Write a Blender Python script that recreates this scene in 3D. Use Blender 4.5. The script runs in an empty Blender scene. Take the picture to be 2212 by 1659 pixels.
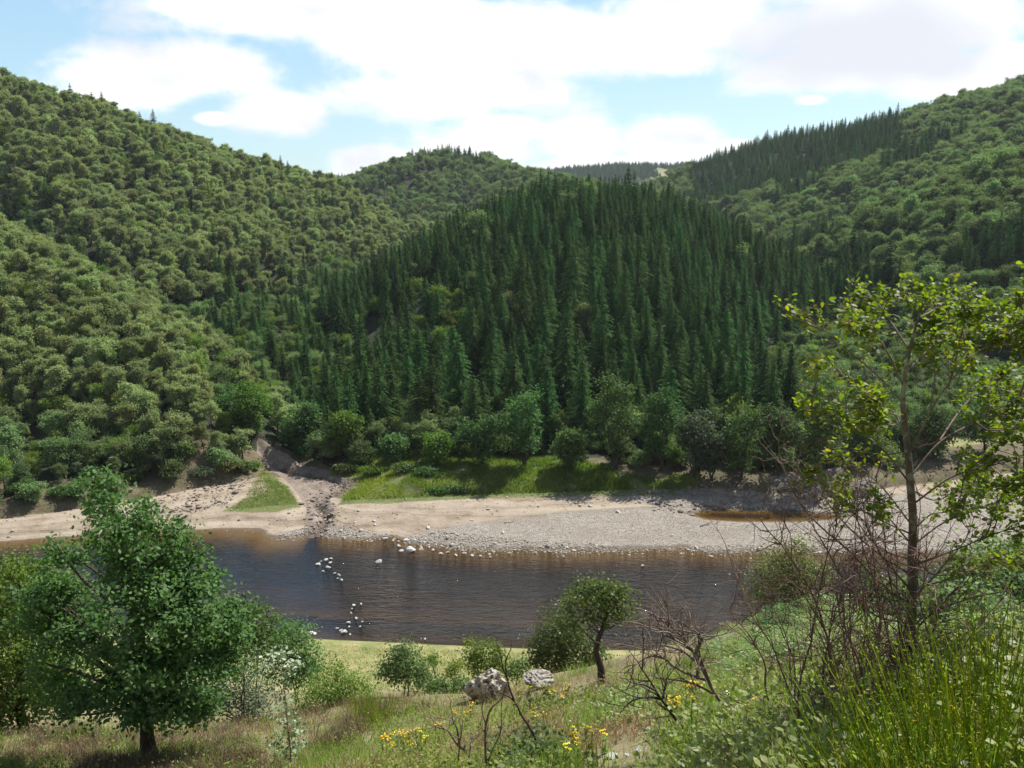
import bpy, math
import numpy as np
from mathutils import Vector
R = math.radians
SC = bpy.context.scene
COL = SC.collection

# ------------------------------------------------------------------ camera
EYE = 36.0                     # metres above the river
FPX = 852.0                    # focal length in pixels of a 1024 wide picture
PITCH = math.atan((384 - 210) / FPX)
cam_d = bpy.data.cameras.new('camera')
cam_d.sensor_width = 36.0
cam_d.lens = FPX / 1024 * 36
cam_d.clip_start = 0.1
cam_d.clip_end = 20000
cam = bpy.data.objects.new('camera', cam_d)
COL.objects.link(cam)
cam.location = (0, 0, EYE)
cam.rotation_euler = (math.pi / 2 - PITCH, 0, 0)
SC.camera = cam

# ------------------------------------------------------------------ light
SUN_EL, SUN_AZ = 54.0, 46.0    # degrees; azimuth clockwise from the view direction
SC.view_settings.view_transform = 'Standard'
SC.view_settings.look = 'None'
SC.view_settings.exposure = 0.75
SC.view_settings.gamma = 1.0
SC.view_settings.use_curve_mapping = False
SC.render.engine = 'CYCLES'
SC.cycles.use_denoising = True
SC.cycles.max_bounces = 8
SC.cycles.diffuse_bounces = 3
SC.cycles.transmission_bounces = 4
SC.cycles.glossy_bounces = 3
SC.cycles.transparent_max_bounces = 6
SC.cycles.caustics_reflective = False
SC.cycles.caustics_refractive = False

sd = bpy.data.lights.new('sun', 'SUN')
sd.energy = 5.0
sd.angle = R(0.53)
sd.color = (1.0, 0.97, 0.92)
so = bpy.data.objects.new('sun', sd)
COL.objects.link(so)
sdir = Vector((math.sin(R(SUN_AZ)) * math.cos(R(SUN_EL)), math.cos(R(SUN_AZ)) * math.cos(R(SUN_EL)), math.sin(R(SUN_EL))))
so.rotation_euler = sdir.to_track_quat('Z', 'Y').to_euler()
so.location = (60, 80, 200)


class NT:
    """small helper that writes node trees"""
    def __init__(s, tree):
        s.t = tree
        tree.nodes.clear()

    def n(s, typ, **kw):
        nd = s.t.nodes.new(typ)
        for k, v in kw.items():
            if k == 'inp':
                for kk, vv in v.items():
                    s.set(nd.inputs[kk], vv)
            else:
                setattr(nd, k, v)
        return nd

    def set(s, sock, v):
        if isinstance(v, bpy.types.NodeSocket):
            s.t.links.new(v, sock)
        elif isinstance(v, bpy.types.Node):
            s.t.links.new(v.outputs[0], sock)
        else:
            if sock.type == 'RGBA' and len(v) == 3:
                v = (*v, 1)
            sock.default_value = v

    def m(s, op, a, b=0.0, c=0.0, clamp=False):
        nd = s.t.nodes.new('ShaderNodeMath')
        nd.operation = op
        nd.use_clamp = clamp
        for i, v in enumerate((a, b, c)):
            s.set(nd.inputs[i], v)
        return nd.outputs[0]

    def ramp(s, f, stops, interp='LINEAR'):
        nd = s.t.nodes.new('ShaderNodeValToRGB')
        nd.color_ramp.interpolation = interp
        e = nd.color_ramp.elements
        while len(e) < len(stops):
            e.new(0.5)
        for i, (p, c) in enumerate(stops):
            e[i].position = p
            e[i].color = (c, c, c, 1) if isinstance(c, (int, float)) else (*c, 1)
        s.set(nd.inputs[0], f)
        return nd.outputs[0]

    def sstep(s, v, a, b):
        nd = s.t.nodes.new('ShaderNodeMapRange')
        nd.interpolation_type = 'SMOOTHSTEP'
        s.set(nd.inputs[0], v)
        nd.inputs[1].default_value = a
        nd.inputs[2].default_value = b
        return nd.outputs[0]

    def mix(s, f, a, b, mode='MIX'):
        nd = s.t.nodes.new('ShaderNodeMix')
        nd.data_type = 'RGBA'
        nd.blend_type = mode
        s.set(nd.inputs[0], f)
        s.set(nd.inputs[6], a)
        s.set(nd.inputs[7], b)
        return nd.outputs[2]

    def noise(s, vec, scale, detail=4, rough=0.55, dist=0.0, out=0):
        nd = s.t.nodes.new('ShaderNodeTexNoise')
        s.set(nd.inputs['Vector'], vec)
        nd.inputs['Scale'].default_value = scale
        nd.inputs['Detail'].default_value = detail
        nd.inputs['Roughness'].default_value = rough
        nd.inputs['Distortion'].default_value = dist
        return nd.outputs[out]

    def mapping(s, vec, scale=(1, 1, 1), loc=(0, 0, 0), rot=(0, 0, 0)):
        nd = s.t.nodes.new('ShaderNodeMapping')
        s.set(nd.inputs[0], vec)
        nd.inputs['Location'].default_value = loc
        nd.inputs['Rotation'].default_value = rot
        nd.inputs['Scale'].default_value = scale
        return nd.outputs[0]


# ------------------------------------------------------------------ pixel <-> world
CP, SP = math.cos(PITCH), math.sin(PITCH)


def ray(px, py):
    u, v = (px - 512) / FPX, (384 - py) / FPX
    return np.array([u, CP + v * SP, -SP + v * CP])


def at(px, py, D):
    """world point seen at a pixel of the photograph, D metres ahead"""
    r = ray(px, py)
    return np.array([0, 0, EYE]) + r * (D / r[1])


def at_z(px, py, z):
    r = ray(px, py)
    return np.array([0, 0, EYE]) + r * ((z - EYE) / r[2])


def project(P):
    P = np.asarray(P, float)
    dx, dy, dz = P[..., 0], P[..., 1], P[..., 2] - EYE
    dep = dy * CP - dz * SP
    upc = dy * SP + dz * CP
    dep = np.where(dep > 0.05, dep, 0.05)
    return 512 + FPX * dx / dep, 384 - FPX * upc / dep, dep


# ------------------------------------------------------------------ sky with clouds
def az_el(px, py):
    r = ray(px, py)
    return math.atan2(r[0], r[1]), math.atan2(r[2], math.hypot(r[0], r[1]))


world = bpy.data.worlds.new('World')
SC.world = world
world.use_nodes = True
W = NT(world.node_tree)
sky = W.n('ShaderNodeTexSky', sky_type='NISHITA', sun_disc=False)
sky.sun_elevation = R(SUN_EL)
sky.sun_rotation = R(SUN_AZ)
sky.altitude = 400
sky.air_density = 1.1
sky.dust_density = 1.0
sky.ozone_density = 1.2
gen = W.n('ShaderNodeTexCoord').outputs['Generated']
sx = W.n('ShaderNodeSeparateXYZ', inp={0: gen})
AZ = W.m('ARCTAN2', sx.outputs[0], sx.outputs[1])
EL = W.m('ARCSINE', sx.outputs[2])
cvec = W.n('ShaderNodeCombineXYZ', inp={0: AZ, 1: W.m('MULTIPLY', EL, 1.7), 2: 0.0}).outputs[0]
n1 = W.noise(cvec, 5.5, 7, 0.55, 0.2)
n2 = W.noise(W.mapping(cvec, loc=(3.1, 1.7, 0.4)), 13.0, 6, 0.6, 0.3)
# cumulus: centre (px,py) and half sizes in pixels, weight
CL = [(120, 84, 92, 38), (225, 70, 80, 36), (275, 112, 58, 26), (215, 118, 26, 9), (330, 12, 205, 40), (200, 8, 70, 16), (420, 45, 150, 58), (450, 92, 155, 34),
      (560, 40, 150, 50), (690, 30, 190, 52), (900, 20, 220, 52), (840, 70, 170, 30), (680, 60, 110, 28),
      (385, 164, 62, 20), (470, 150, 80, 30), (500, 130, 50, 24), (585, 142, 60, 30), (665, 142, 66, 34), (735, 150, 40, 14), (955, 82, 100, 22), (1010, 60, 60, 26), (812, 100, 22, 7), (420, 172, 100, 14), (620, 168, 120, 18)]
field = None
for (px, py, rx, ry) in CL:
    a, e = az_el(px, py)
    a2, _ = az_el(px + rx, py)
    _, e2 = az_el(px, py - ry)
    da = W.m('MULTIPLY', W.m('SUBTRACT', AZ, a), 1 / max(a2 - a, 1e-3))
    de = W.m('MULTIPLY', W.m('SUBTRACT', EL, e), 1 / max(e2 - e, 1e-3))
    rr = W.m('ADD', W.m('MULTIPLY', da, da), W.m('MULTIPLY', de, de))
    g = W.m('SUBTRACT', 1.0, W.m('SQRT', rr))
    field = g if field is None else W.m('SMOOTH_MAX', field, g, 0.15)
# elsewhere in the sky: scattered fair weather cumulus
wide = W.m('SUBTRACT', W.m('MULTIPLY', W.noise(cvec, 2.3, 3, 0.5), 3.2), 1.75)
outside = W.m('MAXIMUM', W.sstep(W.m('ABSOLUTE', AZ), 0.60, 0.75), W.sstep(EL, 0.27, 0.36))
wide = W.m('SUBTRACT', wide, W.m('MULTIPLY', W.m('SUBTRACT', 1.0, W.sstep(W.m('ABSOLUTE', AZ), 0.6, 1.0)), 0.9))
field = W.m('MAXIMUM', field, W.m('SUBTRACT', W.m('ADD', wide, 0.0), W.m('MULTIPLY', W.m('SUBTRACT', 1.0, outside), 4.0)))
den = W.m('ADD', field, W.m('ADD', W.m('MULTIPLY', W.m('SUBTRACT', n1, 0.5), 1.5), W.m('MULTIPLY', W.m('SUBTRACT', n2, 0.5), 1.15)))
mask = W.sstep(den, -0.06, 0.46)
thick = W.sstep(W.m('ADD', W.m('SUBTRACT', W.m('MULTIPLY', W.noise(W.mapping(cvec, loc=(0.3, 0.06, 7)), 3.4, 4, 0.5), 2.0), 0.95), W.m('MULTIPLY', W.m('SUBTRACT', den, 0.5), 0.55)), 0.05, 0.75)
# the cloud over the ridge on the sunny side has a broad shaded base
a, e = az_el(830, 50)
da = W.m('MULTIPLY', W.m('SUBTRACT', AZ, a), 1 / 0.38)
de = W.m('MULTIPLY', W.m('SUBTRACT', EL, e), 1 / 0.085)
base_sh = W.sstep(W.m('ADD', W.m('SUBTRACT', 1.0, W.m('SQRT', W.m('ADD', W.m('MULTIPLY', da, da), W.m('MULTIPLY', de, de)))), W.m('MULTIPLY', W.m('SUBTRACT', n1, 0.5), 1.8)), 0.0, 0.9)
shade = W.m('MAXIMUM', W.m('MAXIMUM', W.m('MULTIPLY', thick, 0.8), W.m('MULTIPLY', W.sstep(n1, 0.46, 0.66), 0.8)), base_sh)
ccol = W.mix(shade, (0.70, 0.70, 0.70), (0.50, 0.515, 0.56))
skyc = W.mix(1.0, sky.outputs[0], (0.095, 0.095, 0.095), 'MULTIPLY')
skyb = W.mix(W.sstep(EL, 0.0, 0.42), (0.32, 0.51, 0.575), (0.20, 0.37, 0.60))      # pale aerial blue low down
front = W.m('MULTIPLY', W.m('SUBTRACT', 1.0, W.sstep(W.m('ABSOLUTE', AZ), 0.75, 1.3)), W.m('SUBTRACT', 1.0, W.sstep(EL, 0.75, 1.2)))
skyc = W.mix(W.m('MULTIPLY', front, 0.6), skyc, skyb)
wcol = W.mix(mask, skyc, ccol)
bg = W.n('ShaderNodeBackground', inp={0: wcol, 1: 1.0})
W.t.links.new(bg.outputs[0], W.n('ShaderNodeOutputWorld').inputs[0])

# ------------------------------------------------------------------ numeric noise


def vnoise(x, y, seed=0):
    x = np.asarray(x, float) + seed * 17.31
    y = np.asarray(y, float) + seed * 9.77
    xi, yi = np.floor(x).astype(np.int64), np.floor(y).astype(np.int64)
    fx, fy = x - xi, y - yi
    fx = fx * fx * (3 - 2 * fx)
    fy = fy * fy * (3 - 2 * fy)

    def h(a, b):
        n = (a * 374761393 + b * 668265263 + seed * 144665) & 0x7fffffff
        n = ((n ^ (n >> 13)) * 1274126177) & 0x7fffffff
        return ((n ^ (n >> 16)) & 0xffff) / 65535.0
    return (h(xi, yi) * (1 - fx) + h(xi + 1, yi) * fx) * (1 - fy) + (h(xi, yi + 1) * (1 - fx) + h(xi + 1, yi + 1) * fx) * fy


def fbm(x, y, seed=0, o=4):
    s, a, t = 0, 1.0, 0
    for i in range(o):
        s = s + a * (vnoise(x * 2 ** i, y * 2 ** i, seed + i) - 0.5)
        t += a
        a *= 0.5
    return s / t


def sst(v, a, b):
    t = np.clip((np.asarray(v, float) - a) / (b - a), 0, 1)
    return t * t * (3 - 2 * t)


def poly_sd(x, y, poly):
    """signed distance to a polygon, negative inside"""
    poly = np.asarray(poly, float)
    d = np.full(x.shape, 1e9)
    ins = np.zeros(x.shape, bool)
    for i in range(len(poly)):
        ax, ay = poly[i - 1]
        bx, by = poly[i]
        ex, ey = bx - ax, by - ay
        t = np.clip(((x - ax) * ex + (y - ay) * ey) / (ex * ex + ey * ey + 1e-12), 0, 1)
        d = np.minimum(d, (x - ax - t * ex) ** 2 + (y - ay - t * ey) ** 2)
        c = ((ay > y) != (by > y))
        with np.errstate(divide='ignore', invalid='ignore'):
            ins ^= c & (x < ex * (y - ay) / (ey if ey else 1e-12) + ax)
    d = np.sqrt(d)
    return np.where(ins, -d, d)


def line_d(x, y, pts):
    """distance to a polyline and the interpolated third value there"""
    d = np.full(x.shape, 1e18)
    v = np.zeros(x.shape)
    for i in range(len(pts) - 1):
        a, b = pts[i], pts[i + 1]
        ex, ey = b[0] - a[0], b[1] - a[1]
        t = np.clip(((x - a[0]) * ex + (y - a[1]) * ey) / (ex * ex + ey * ey + 1e-12), 0, 1)
        q = (x - a[0] - t * ex) ** 2 + (y - a[1] - t * ey) ** 2
        m = q < d
        d = np.where(m, q, d)
        v = np.where(m, a[2] + t * (b[2] - a[2]), v)
    return np.sqrt(d), v


# ------------------------------------------------------------------ terrain
FAR_SHORE = np.array([at_z(px, py, 0)[:2] for px, py in
                      [(-150, 545), (0, 542), (50, 540), (110, 536), (180, 532.5), (235, 533.5), (258, 536), (264, 540), (285, 543), (303, 546), (326, 543), (345, 541), (393, 537.5), (412, 546), (435, 548),
                       (463, 552), (500, 554.5), (555, 556), (600, 556), (648, 554.5), (700, 553.5), (741, 552), (778, 551), (833, 551), (900, 553), (1024, 556), (1150, 556)]])
NEAR_SHORE = np.array([at_z(px, py, 0)[:2] for px, py in [(0, 630), (150, 634), (315, 640), (393, 643.5), (463, 647), (523, 649.5), (600, 651), (700, 652), (850, 655), (1024, 650)]])
BANK = np.array([at_z(px, py, 1.2)[:2] for px, py in [(-150, 522), (0, 520), (56, 513), (120, 504), (162, 497), (200, 489), (225, 486), (262, 478), (290, 478), (320, 492), (342, 499), (400, 497.5), (473, 495), (572, 492.5),
                                                     (640, 490), (697, 490), (770, 495), (830, 493), (880, 490), (960, 480), (1024, 472), (1150, 470)]])
STREAM = [(*at_z(px, py, 1.0)[:2], 0) for px, py in [(225, 442), (246, 456), (262, 466), (292, 474), (326, 480), (342, 485), (343, 489), (330, 494), (316, 500), (321, 506), (327, 513), (318, 522), (312, 532), (311, 546)]]
POOL = [at_z(px, py, 0.55)[:2] for px, py in [(688, 513.5), (705, 519), (740, 521.5), (790, 521.5), (830, 519.5), (850, 516), (815, 513), (790, 511), (745, 510.5), (715, 509.5)]]
POOL_Z = 0.55
P_Y = [-40, -10, 0, 4.5, 8, 12, 20, 24, 28, 52, 56, 60, 64, 66, 67, 72]
P_Z = [56, 39.5, 34.3, 31.9, 29.9, 27.3, 23.2, 21.4, 19.0, 4.4, 2.7, 1.5, 0.5, 0.05, -0.12, -0.7]

HILLS = {
    'spruce': ([(600, 466, 112), (592, 418, 125), (580, 350, 147), (566, 285, 173), (556, 232, 202), (572, 207, 232), (618, 206, 258), (672, 236, 290), (735, 285, 320)], 0.60, 28),
    'spur': ([(-120, 196, 205), (-20, 240, 180), (60, 286, 158), (130, 342, 137), (190, 398, 120), (222, 440, 110), (238, 474, 103)], 0.7, 7),
    'west': ([(-300, 20, 320), (-150, 48, 325), (0, 92, 335), (50, 107, 345), (100, 122, 360), (200, 157, 385), (300, 184, 405), (345, 196, 415), (400, 232, 420)], 0.46, 22),
    'back': ([(280, 208, 660), (330, 194, 650), (380, 179, 640), (420, 164, 620), (450, 157, 600), (475, 161, 590), (500, 172, 570), (540, 181, 540), (580, 190, 500), (620, 205, 470)], 0.42, 25),
    'east_front': ([(762, 312, 275), (785, 280, 270), (812, 255, 265), (880, 218, 255), (950, 190, 248), (1024, 166, 240), (1150, 145, 230), (1300, 120, 220)], 0.5, 14),
    'east_mid': ([(720, 225, 440), (760, 208, 425), (840, 182, 400), (900, 163, 380), (960, 145, 365), (1024, 124, 350), (1150, 100, 330), (1300, 80, 320)], 0.5, 18),
    'east_back': ([(640, 212, 760), (671, 196, 720), (700, 186, 690), (741, 160, 600), (787, 143, 560), (856, 132, 520), (926, 118, 480), (1024, 92, 430), (1150, 62, 400), (1300, 40, 380)], 0.5, 22),
    'plateau': ([(-200, 178, 1500), (480, 181, 1500), (560, 172, 1500), (620, 168, 1500), (680, 168, 1450), (760, 164, 1450), (1100, 150, 1400)], 0.16, 120),
}
HN = list(HILLS)
HR = {k: [tuple(at(*p)) for p in v[0]] for k, v in HILLS.items()}
GULLY = [(*at(*p)[:2], 0) for p in [(-140, 180, 290), (-20, 235, 232), (100, 300, 190), (190, 365, 152), (238, 430, 124)]]
SCARPS = [(np.array([at_z(px, py, 0.8)[:2] for px, py in pts]), h) for pts, h in [([(378, 511), (430, 512), (500, 511), (560, 507), (640, 501), (690, 498)], 0.16), ([(480, 519), (560, 514), (640, 508), (690, 505)], 0.10), ([(190, 517), (230, 517), (300, 514)], 0.12), ([(0, 531), (90, 526), (190, 523), (290, 521)], 0.10)]]
LOWER = {'spruce': 0.0, 'spur': 0.0, 'west': 0, 'back': 0, 'east_front': 0, 'east_mid': 0, 'east_back': 0, 'plateau': 0}


def near_z(x, y):
    yN = np.interp(x, NEAR_SHORE[:, 0], NEAR_SHORE[:, 1])
    s = np.where(y > 30, 30 + (y - 30) * (66 - 30) / (yN - 30), y)
    z = np.interp(s, P_Y, P_Z)
    xr = np.clip(x, 0, None)
    A = 0.33 * 22 * (1 - np.exp(-xr / 22)) - 0.13 * 25 * (1 - np.exp(-np.clip(-x, 0, None) / 25))
    A = A * (1 - sst(s, 40, 57)) * sst(s, -1, 6)
    z = z + A + (fbm(x * 0.22, y * 0.22, 3) * 0.9 + fbm(x * 0.9, y * 0.9, 5) * 0.25) * sst(s, 1.5, 6) * (1 - sst(s, 50, 58))
    return z


def terrain(x, y, want_hill=False):
    x = np.asarray(x, float)
    y = np.asarray(y, float)
    yN = np.interp(x, NEAR_SHORE[:, 0], NEAR_SHORE[:, 1])
    yF = np.interp(x, FAR_SHORE[:, 0], FAR_SHORE[:, 1])
    yB = np.maximum(np.interp(x, BANK[:, 0], BANK[:, 1]), yF + 1.2)
    wob = fbm(x * 0.35, y * 0.35, 11) * 1.1
    t = y - yF + wob * 0.8
    wB = np.maximum(yB - yF, 1.0)
    beach = np.where(t < 0, t * 0.135, 1.25 * (1 - (1 - np.clip(t / wB, 0, 1)) ** 1.5))
    beach = beach + fbm(x * 0.6, y * 1.6, 12, 3) * 0.12 * sst(t, 0.5, 3)
    for line, hgt in SCARPS:
        yl = np.interp(x, line[:, 0], line[:, 1]) + fbm(x * 0.5, x * 0 + 3.7, 15, 3) * 0.7
        ins = sst(x, line[0, 0], line[0, 0] + 4) * (1 - sst(x, line[-1, 0] - 4, line[-1, 0]))
        beach = beach + hgt * ins * (sst(y - yl, -0.22, 0.22) - 0.6)
    ds, _ = line_d(x, y, STREAM)
    u = np.clip(y - yB + fbm(x * 0.4, y * 0.4, 13) * 1.6, 0, None)
    mouth = 1 - sst(ds, 2.5, 9)
    bank = (1.7 * (1 - np.exp(-u / 2.2)) * (1 - 0.75 * mouth) + 0.05 * np.clip(u - 4, 0, None))
    base = beach + bank
    hs = []
    for k in HN:
        d, v = line_d(x, y, HR[k])
        s, r = HILLS[k][1], HILLS[k][2]
        h = v - s * (np.sqrt(d * d + r * r) - r)
        if k in ('west', 'east_front', 'east_mid', 'east_back', 'back'):
            h = h + fbm(x / 46, y / 46, 21, 3) * 13 * sst(d, 5, 60) + fbm(x / 90, y / 90, 23, 2) * 10 * sst(d, 20, 90)
        elif k == 'spruce':
            h = h + fbm(x / 30, y / 30, 22, 3) * 4 * sst(d, 2, 20)
        if k == 'west':
            h = h - 16 * np.exp(-(line_d(x, y, GULLY)[0] / 20) ** 2)
        hs.append(h)
    hs = np.stack(hs)
    hm = hs.max(0)
    hill = hm + np.log(np.exp((hs - hm) / 2.5).sum(0)) * 2.5
    lim = np.clip((y - yB - 1.5) * 0.75, -5, None) + 1.5
    lim = np.where(mouth > 0, lim * (1 - 0.5 * mouth), lim)
    hill = np.minimum(hill, lim + base * 0.3)
    far = np.logaddexp(base / 1.2, hill / 1.2) * 1.2 - 0.0
    far = np.where(y > yB - 1, np.maximum(base, far - 0.83 * np.exp(-np.abs(base - hill) / 1.2)), base)
    far = far - 0.75 * np.exp(-(ds / 0.6) ** 2) * sst(y, 82, 86) - 0.35 * np.exp(-(ds / 3) ** 2) * (1 - sst(y, 112, 125))
    sp = poly_sd(x, y, POOL)
    far = np.where((sp < 3), far * sst(sp, 0.2, 3.2) + (POOL_Z + np.where(sp < 0, np.clip(sp, -1.5, 0) * 0.42, np.clip(sp, 0, 3.2) * 0.14) + wob * 0.05) * (1 - sst(sp, 0.2, 3.2)), far)
    near = near_z(x, y)
    z = np.where(y < (yN + yF) / 2, near, far)
    bed = -0.9 + fbm(x * 0.3, y * 0.3, 31) * 0.35
    z = np.where((y > yN) & (y < yF), np.maximum(z, bed), z)
    if want_hill:
        return z, np.where(hill > base + 0.3, hs.argmax(0), -1), dict(yN=yN, yF=yF, yB=yB, ds=ds, sp=sp, base=base)
    return z


def hit(px, py, lo=1.0, hi=600.0):
    """first point of the ground along the sight line through a pixel"""
    r = ray(px, py)
    D = np.concatenate([np.arange(lo, 40, 0.05), np.arange(40, 200, 0.2), np.arange(200, hi, 1.0)])
    P = np.array([0, 0, EYE])[None] + r[None] * (D / r[1])[:, None]
    g = terrain(P[:, 0], P[:, 1])
    k = np.argmax(P[:, 2] <= g)
    if not (P[:, 2] <= g).any():
        k = len(D) - 1
    p = P[k].copy()
    p[2] = g[k]
    return p


def gz(x, y):
    return float(terrain(np.array([x]), np.array([y]))[0])


# ------------------------------------------------------------------ mesh helpers
class Geo:
    def __init__(s):
        s.V, s.F, s.T, s.M, s.n = [], [], [], [], 0

    def add(s, V, F, tint=0.5, mat=0):
        V = np.asarray(V, float).reshape(-1, 3)
        F = np.asarray(F, np.int64)
        s.V.append(V)
        s.F.append(F + s.n)
        s.T.append(np.broadcast_to(np.asarray(tint, float), (len(F),)).copy())
        s.M.append(np.full(len(F), mat, np.int32))
        s.n += len(V)

    def tube(s, P, r, sides=6, tint=0.5, mat=0, cap=True):
        P = np.asarray(P, float)
        n = len(P)
        r = np.broadcast_to(np.asarray(r, float), (n,))
        T = np.gradient(P, axis=0)
        T /= np.linalg.norm(T, axis=1, keepdims=True) + 1e-9
        ref = np.array([0.31, 0.17, 0.94]) if abs(T[0, 2]) < 0.8 else np.array([0.94, 0.31, 0.1])
        U = np.cross(T, ref)
        U /= np.linalg.norm(U, axis=1, keepdims=True) + 1e-9
        Wv = np.cross(T, U)
        a = np.arange(sides) * 2 * math.pi / sides
        V = P[:, None] + r[:, None, None] * (np.cos(a)[None, :, None] * U[:, None] + np.sin(a)[None, :, None] * Wv[:, None])
        i = np.arange(n - 1)[:, None] * sides
        j = np.arange(sides)[None]
        j2 = (j + 1) % sides
        F = np.stack([i + j, i + j2, i + sides + j2, i + sides + j], -1).reshape(-1, 4)
        s.add(V.reshape(-1, 3), F, tint, mat)

    def leaves(s, C, N, size, tpl, rng, tint=0.5, mat=0, axis=None, fold=0.0):
        """flat leaf shapes at centres C with normals N; tpl is a (k,2) outline, growing along +y"""
        n, k = len(C), len(tpl)
        N = N / (np.linalg.norm(N, axis=1, keepdims=True) + 1e-9)
        A = rng.normal(size=(n, 3)) if axis is None else axis
        A = A - N * (A * N).sum(1, keepdims=True)
        A /= np.linalg.norm(A, axis=1, keepdims=True) + 1e-9
        B = np.cross(N, A)
        sz = np.broadcast_to(np.asarray(size, float), (n,))
        t = np.asarray(tpl, float)
        V = C[:, None] + sz[:, None, None] * (t[None, :, 0, None] * B[:, None] + t[None, :, 1, None] * A[:, None] + fold * np.abs(t[None, :, 0, None]) * N[:, None])
        F = np.arange(n * k).reshape(n, k)
        s.add(V.reshape(-1, 3), F, tint, mat)

    def mesh(s, name, mats, smooth=False):
        me = bpy.data.meshes.new(name)
        V = np.concatenate(s.V)
        me.vertices.add(len(V))
        me.vertices.foreach_set('co', V.astype(np.float32).ravel())
        tot = np.concatenate([np.full(len(f), f.shape[1], np.int32) for f in s.F])
        idx = np.concatenate([f.ravel() for f in s.F]).astype(np.int32)
        me.loops.add(len(idx))
        me.loops.foreach_set('vertex_index', idx)
        me.polygons.add(len(tot))
        st = np.concatenate([[0], np.cumsum(tot)[:-1]]).astype(np.int32)
        me.polygons.foreach_set('loop_start', st)
        me.polygons.foreach_set('material_index', np.concatenate(s.M))
        me.polygons.foreach_set('use_smooth', np.full(len(tot), smooth))
        at_ = me.attributes.new('tint', 'FLOAT', 'FACE')
        at_.data.foreach_set('value', np.concatenate(s.T).astype(np.float32))
        me.update(calc_edges=True)
        for m in mats:
            me.materials.append(m)
        return me


def obj(name, me, parent=None, loc=None):
    o = bpy.data.objects.new(name, me)
    COL.objects.link(o)
    if parent is not None:
        o.parent = parent
    if loc is not None:
        o.location = tuple(loc)
    return o


def tag(o, label=None, cat=None, group=None, kind=None):
    if label:
        o['label'] = label
    if cat:
        o['category'] = cat
    if group:
        o['group'] = group
    if kind:
        o['kind'] = kind
    return o


def thing(name, label, cat, loc, rz=0.0, group=None):
    o = bpy.data.objects.new(name, None)
    COL.objects.link(o)
    o.empty_display_size = 0.3
    o.location = tuple(loc)
    o.rotation_euler = (0, 0, rz)
    return tag(o, label, cat, group)


# ------------------------------------------------------------------ materials
def newmat(name):
    m = bpy.data.materials.new(name)
    m.use_nodes = True
    return m, NT(m.node_tree)


def leaf_mat(name, lo, mid, hi, trans=0.35, rough=0.6, spec=0.12, objvar=0.35, tcol=None):
    m, t = newmat(name)
    tint = t.n('ShaderNodeAttribute', attribute_name='tint').outputs['Fac']
    rnd = t.n('ShaderNodeObjectInfo').outputs['Random']
    f = t.m('ADD', t.m('MULTIPLY', tint, 1 - objvar), t.m('MULTIPLY', rnd, objvar))
    c = t.ramp(f, [(0.1, lo), (0.5, mid), (0.9, hi)])
    hs = t.n('ShaderNodeHueSaturation', inp={'Color': c, 'Hue': t.m('ADD', 0.5, t.m('MULTIPLY', t.m('SUBTRACT', rnd, 0.5), 0.07)),
                                             'Value': t.m('ADD', 0.70, t.m('MULTIPLY', t.m('FRACT', t.m('MULTIPLY', rnd, 7.3)), 0.55))})
    p = t.n('ShaderNodeBsdfPrincipled', inp={'Base Color': hs, 'Roughness': rough, 'Specular IOR Level': spec})
    tc = t.mix(1.0, hs.outputs[0], tcol or (1.08, 1.28, 0.60), 'MULTIPLY')
    tr = t.n('ShaderNodeBsdfTranslucent', inp={'Color': tc})
    mx = t.n('ShaderNodeMixShader', inp={0: trans, 1: p, 2: tr})
    t.t.links.new(mx.outputs[0], t.n('ShaderNodeOutputMaterial').inputs[0])
    return m


def bark_mat(name, a, b, scale=9.0, patch=None):
    m, t = newmat(name)
    co = t.n('ShaderNodeTexCoord').outputs['Object']
    n = t.noise(t.mapping(co, (1, 1, 0.35)), scale, 6, 0.65)
    c = t.ramp(n, [(0.3, a), (0.7, b)])
    if patch:
        c = t.mix(t.sstep(t.noise(co, scale * 0.45, 3), 0.52, 0.64), c, patch)
    bp = t.n('ShaderNodeBump', inp={'Strength': 0.5, 'Distance': 0.02, 'Height': n})
    p = t.n('ShaderNodeBsdfPrincipled', inp={'Base Color': c, 'Roughness': 0.9, 'Specular IOR Level': 0.15, 'Normal': bp})
    t.t.links.new(p.outputs[0], t.n('ShaderNodeOutputMaterial').inputs[0])
    return m


def rock_mat(name, a, b, dark, scale=2.0):
    m, t = newmat(name)
    co = t.n('ShaderNodeTexCoord').outputs['Object']
    n = t.noise(co, scale, 8, 0.65, 0.3)
    c = t.ramp(n, [(0.3, a), (0.7, b)])
    cr = t.noise(t.mapping(co, (1, 1, 2.2), rot=(0.4, 0.3, 0)), scale * 2.3, 5, 0.7)
    c = t.mix(t.m('MULTIPLY', t.sstep(cr, 0.60, 0.74), 0.8), c, dark)
    bp = t.n('ShaderNodeBump', inp={'Strength': 0.8, 'Distance': 0.08, 'Height': t.m('ADD', n, t.m('MULTIPLY', cr, -0.6))})
    p = t.n('ShaderNodeBsdfPrincipled', inp={'Base Color': c, 'Roughness': 0.85, 'Specular IOR Level': 0.2, 'Normal': bp})
    t.t.links.new(p.outputs[0], t.n('ShaderNodeOutputMaterial').inputs[0])
    return m


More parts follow.
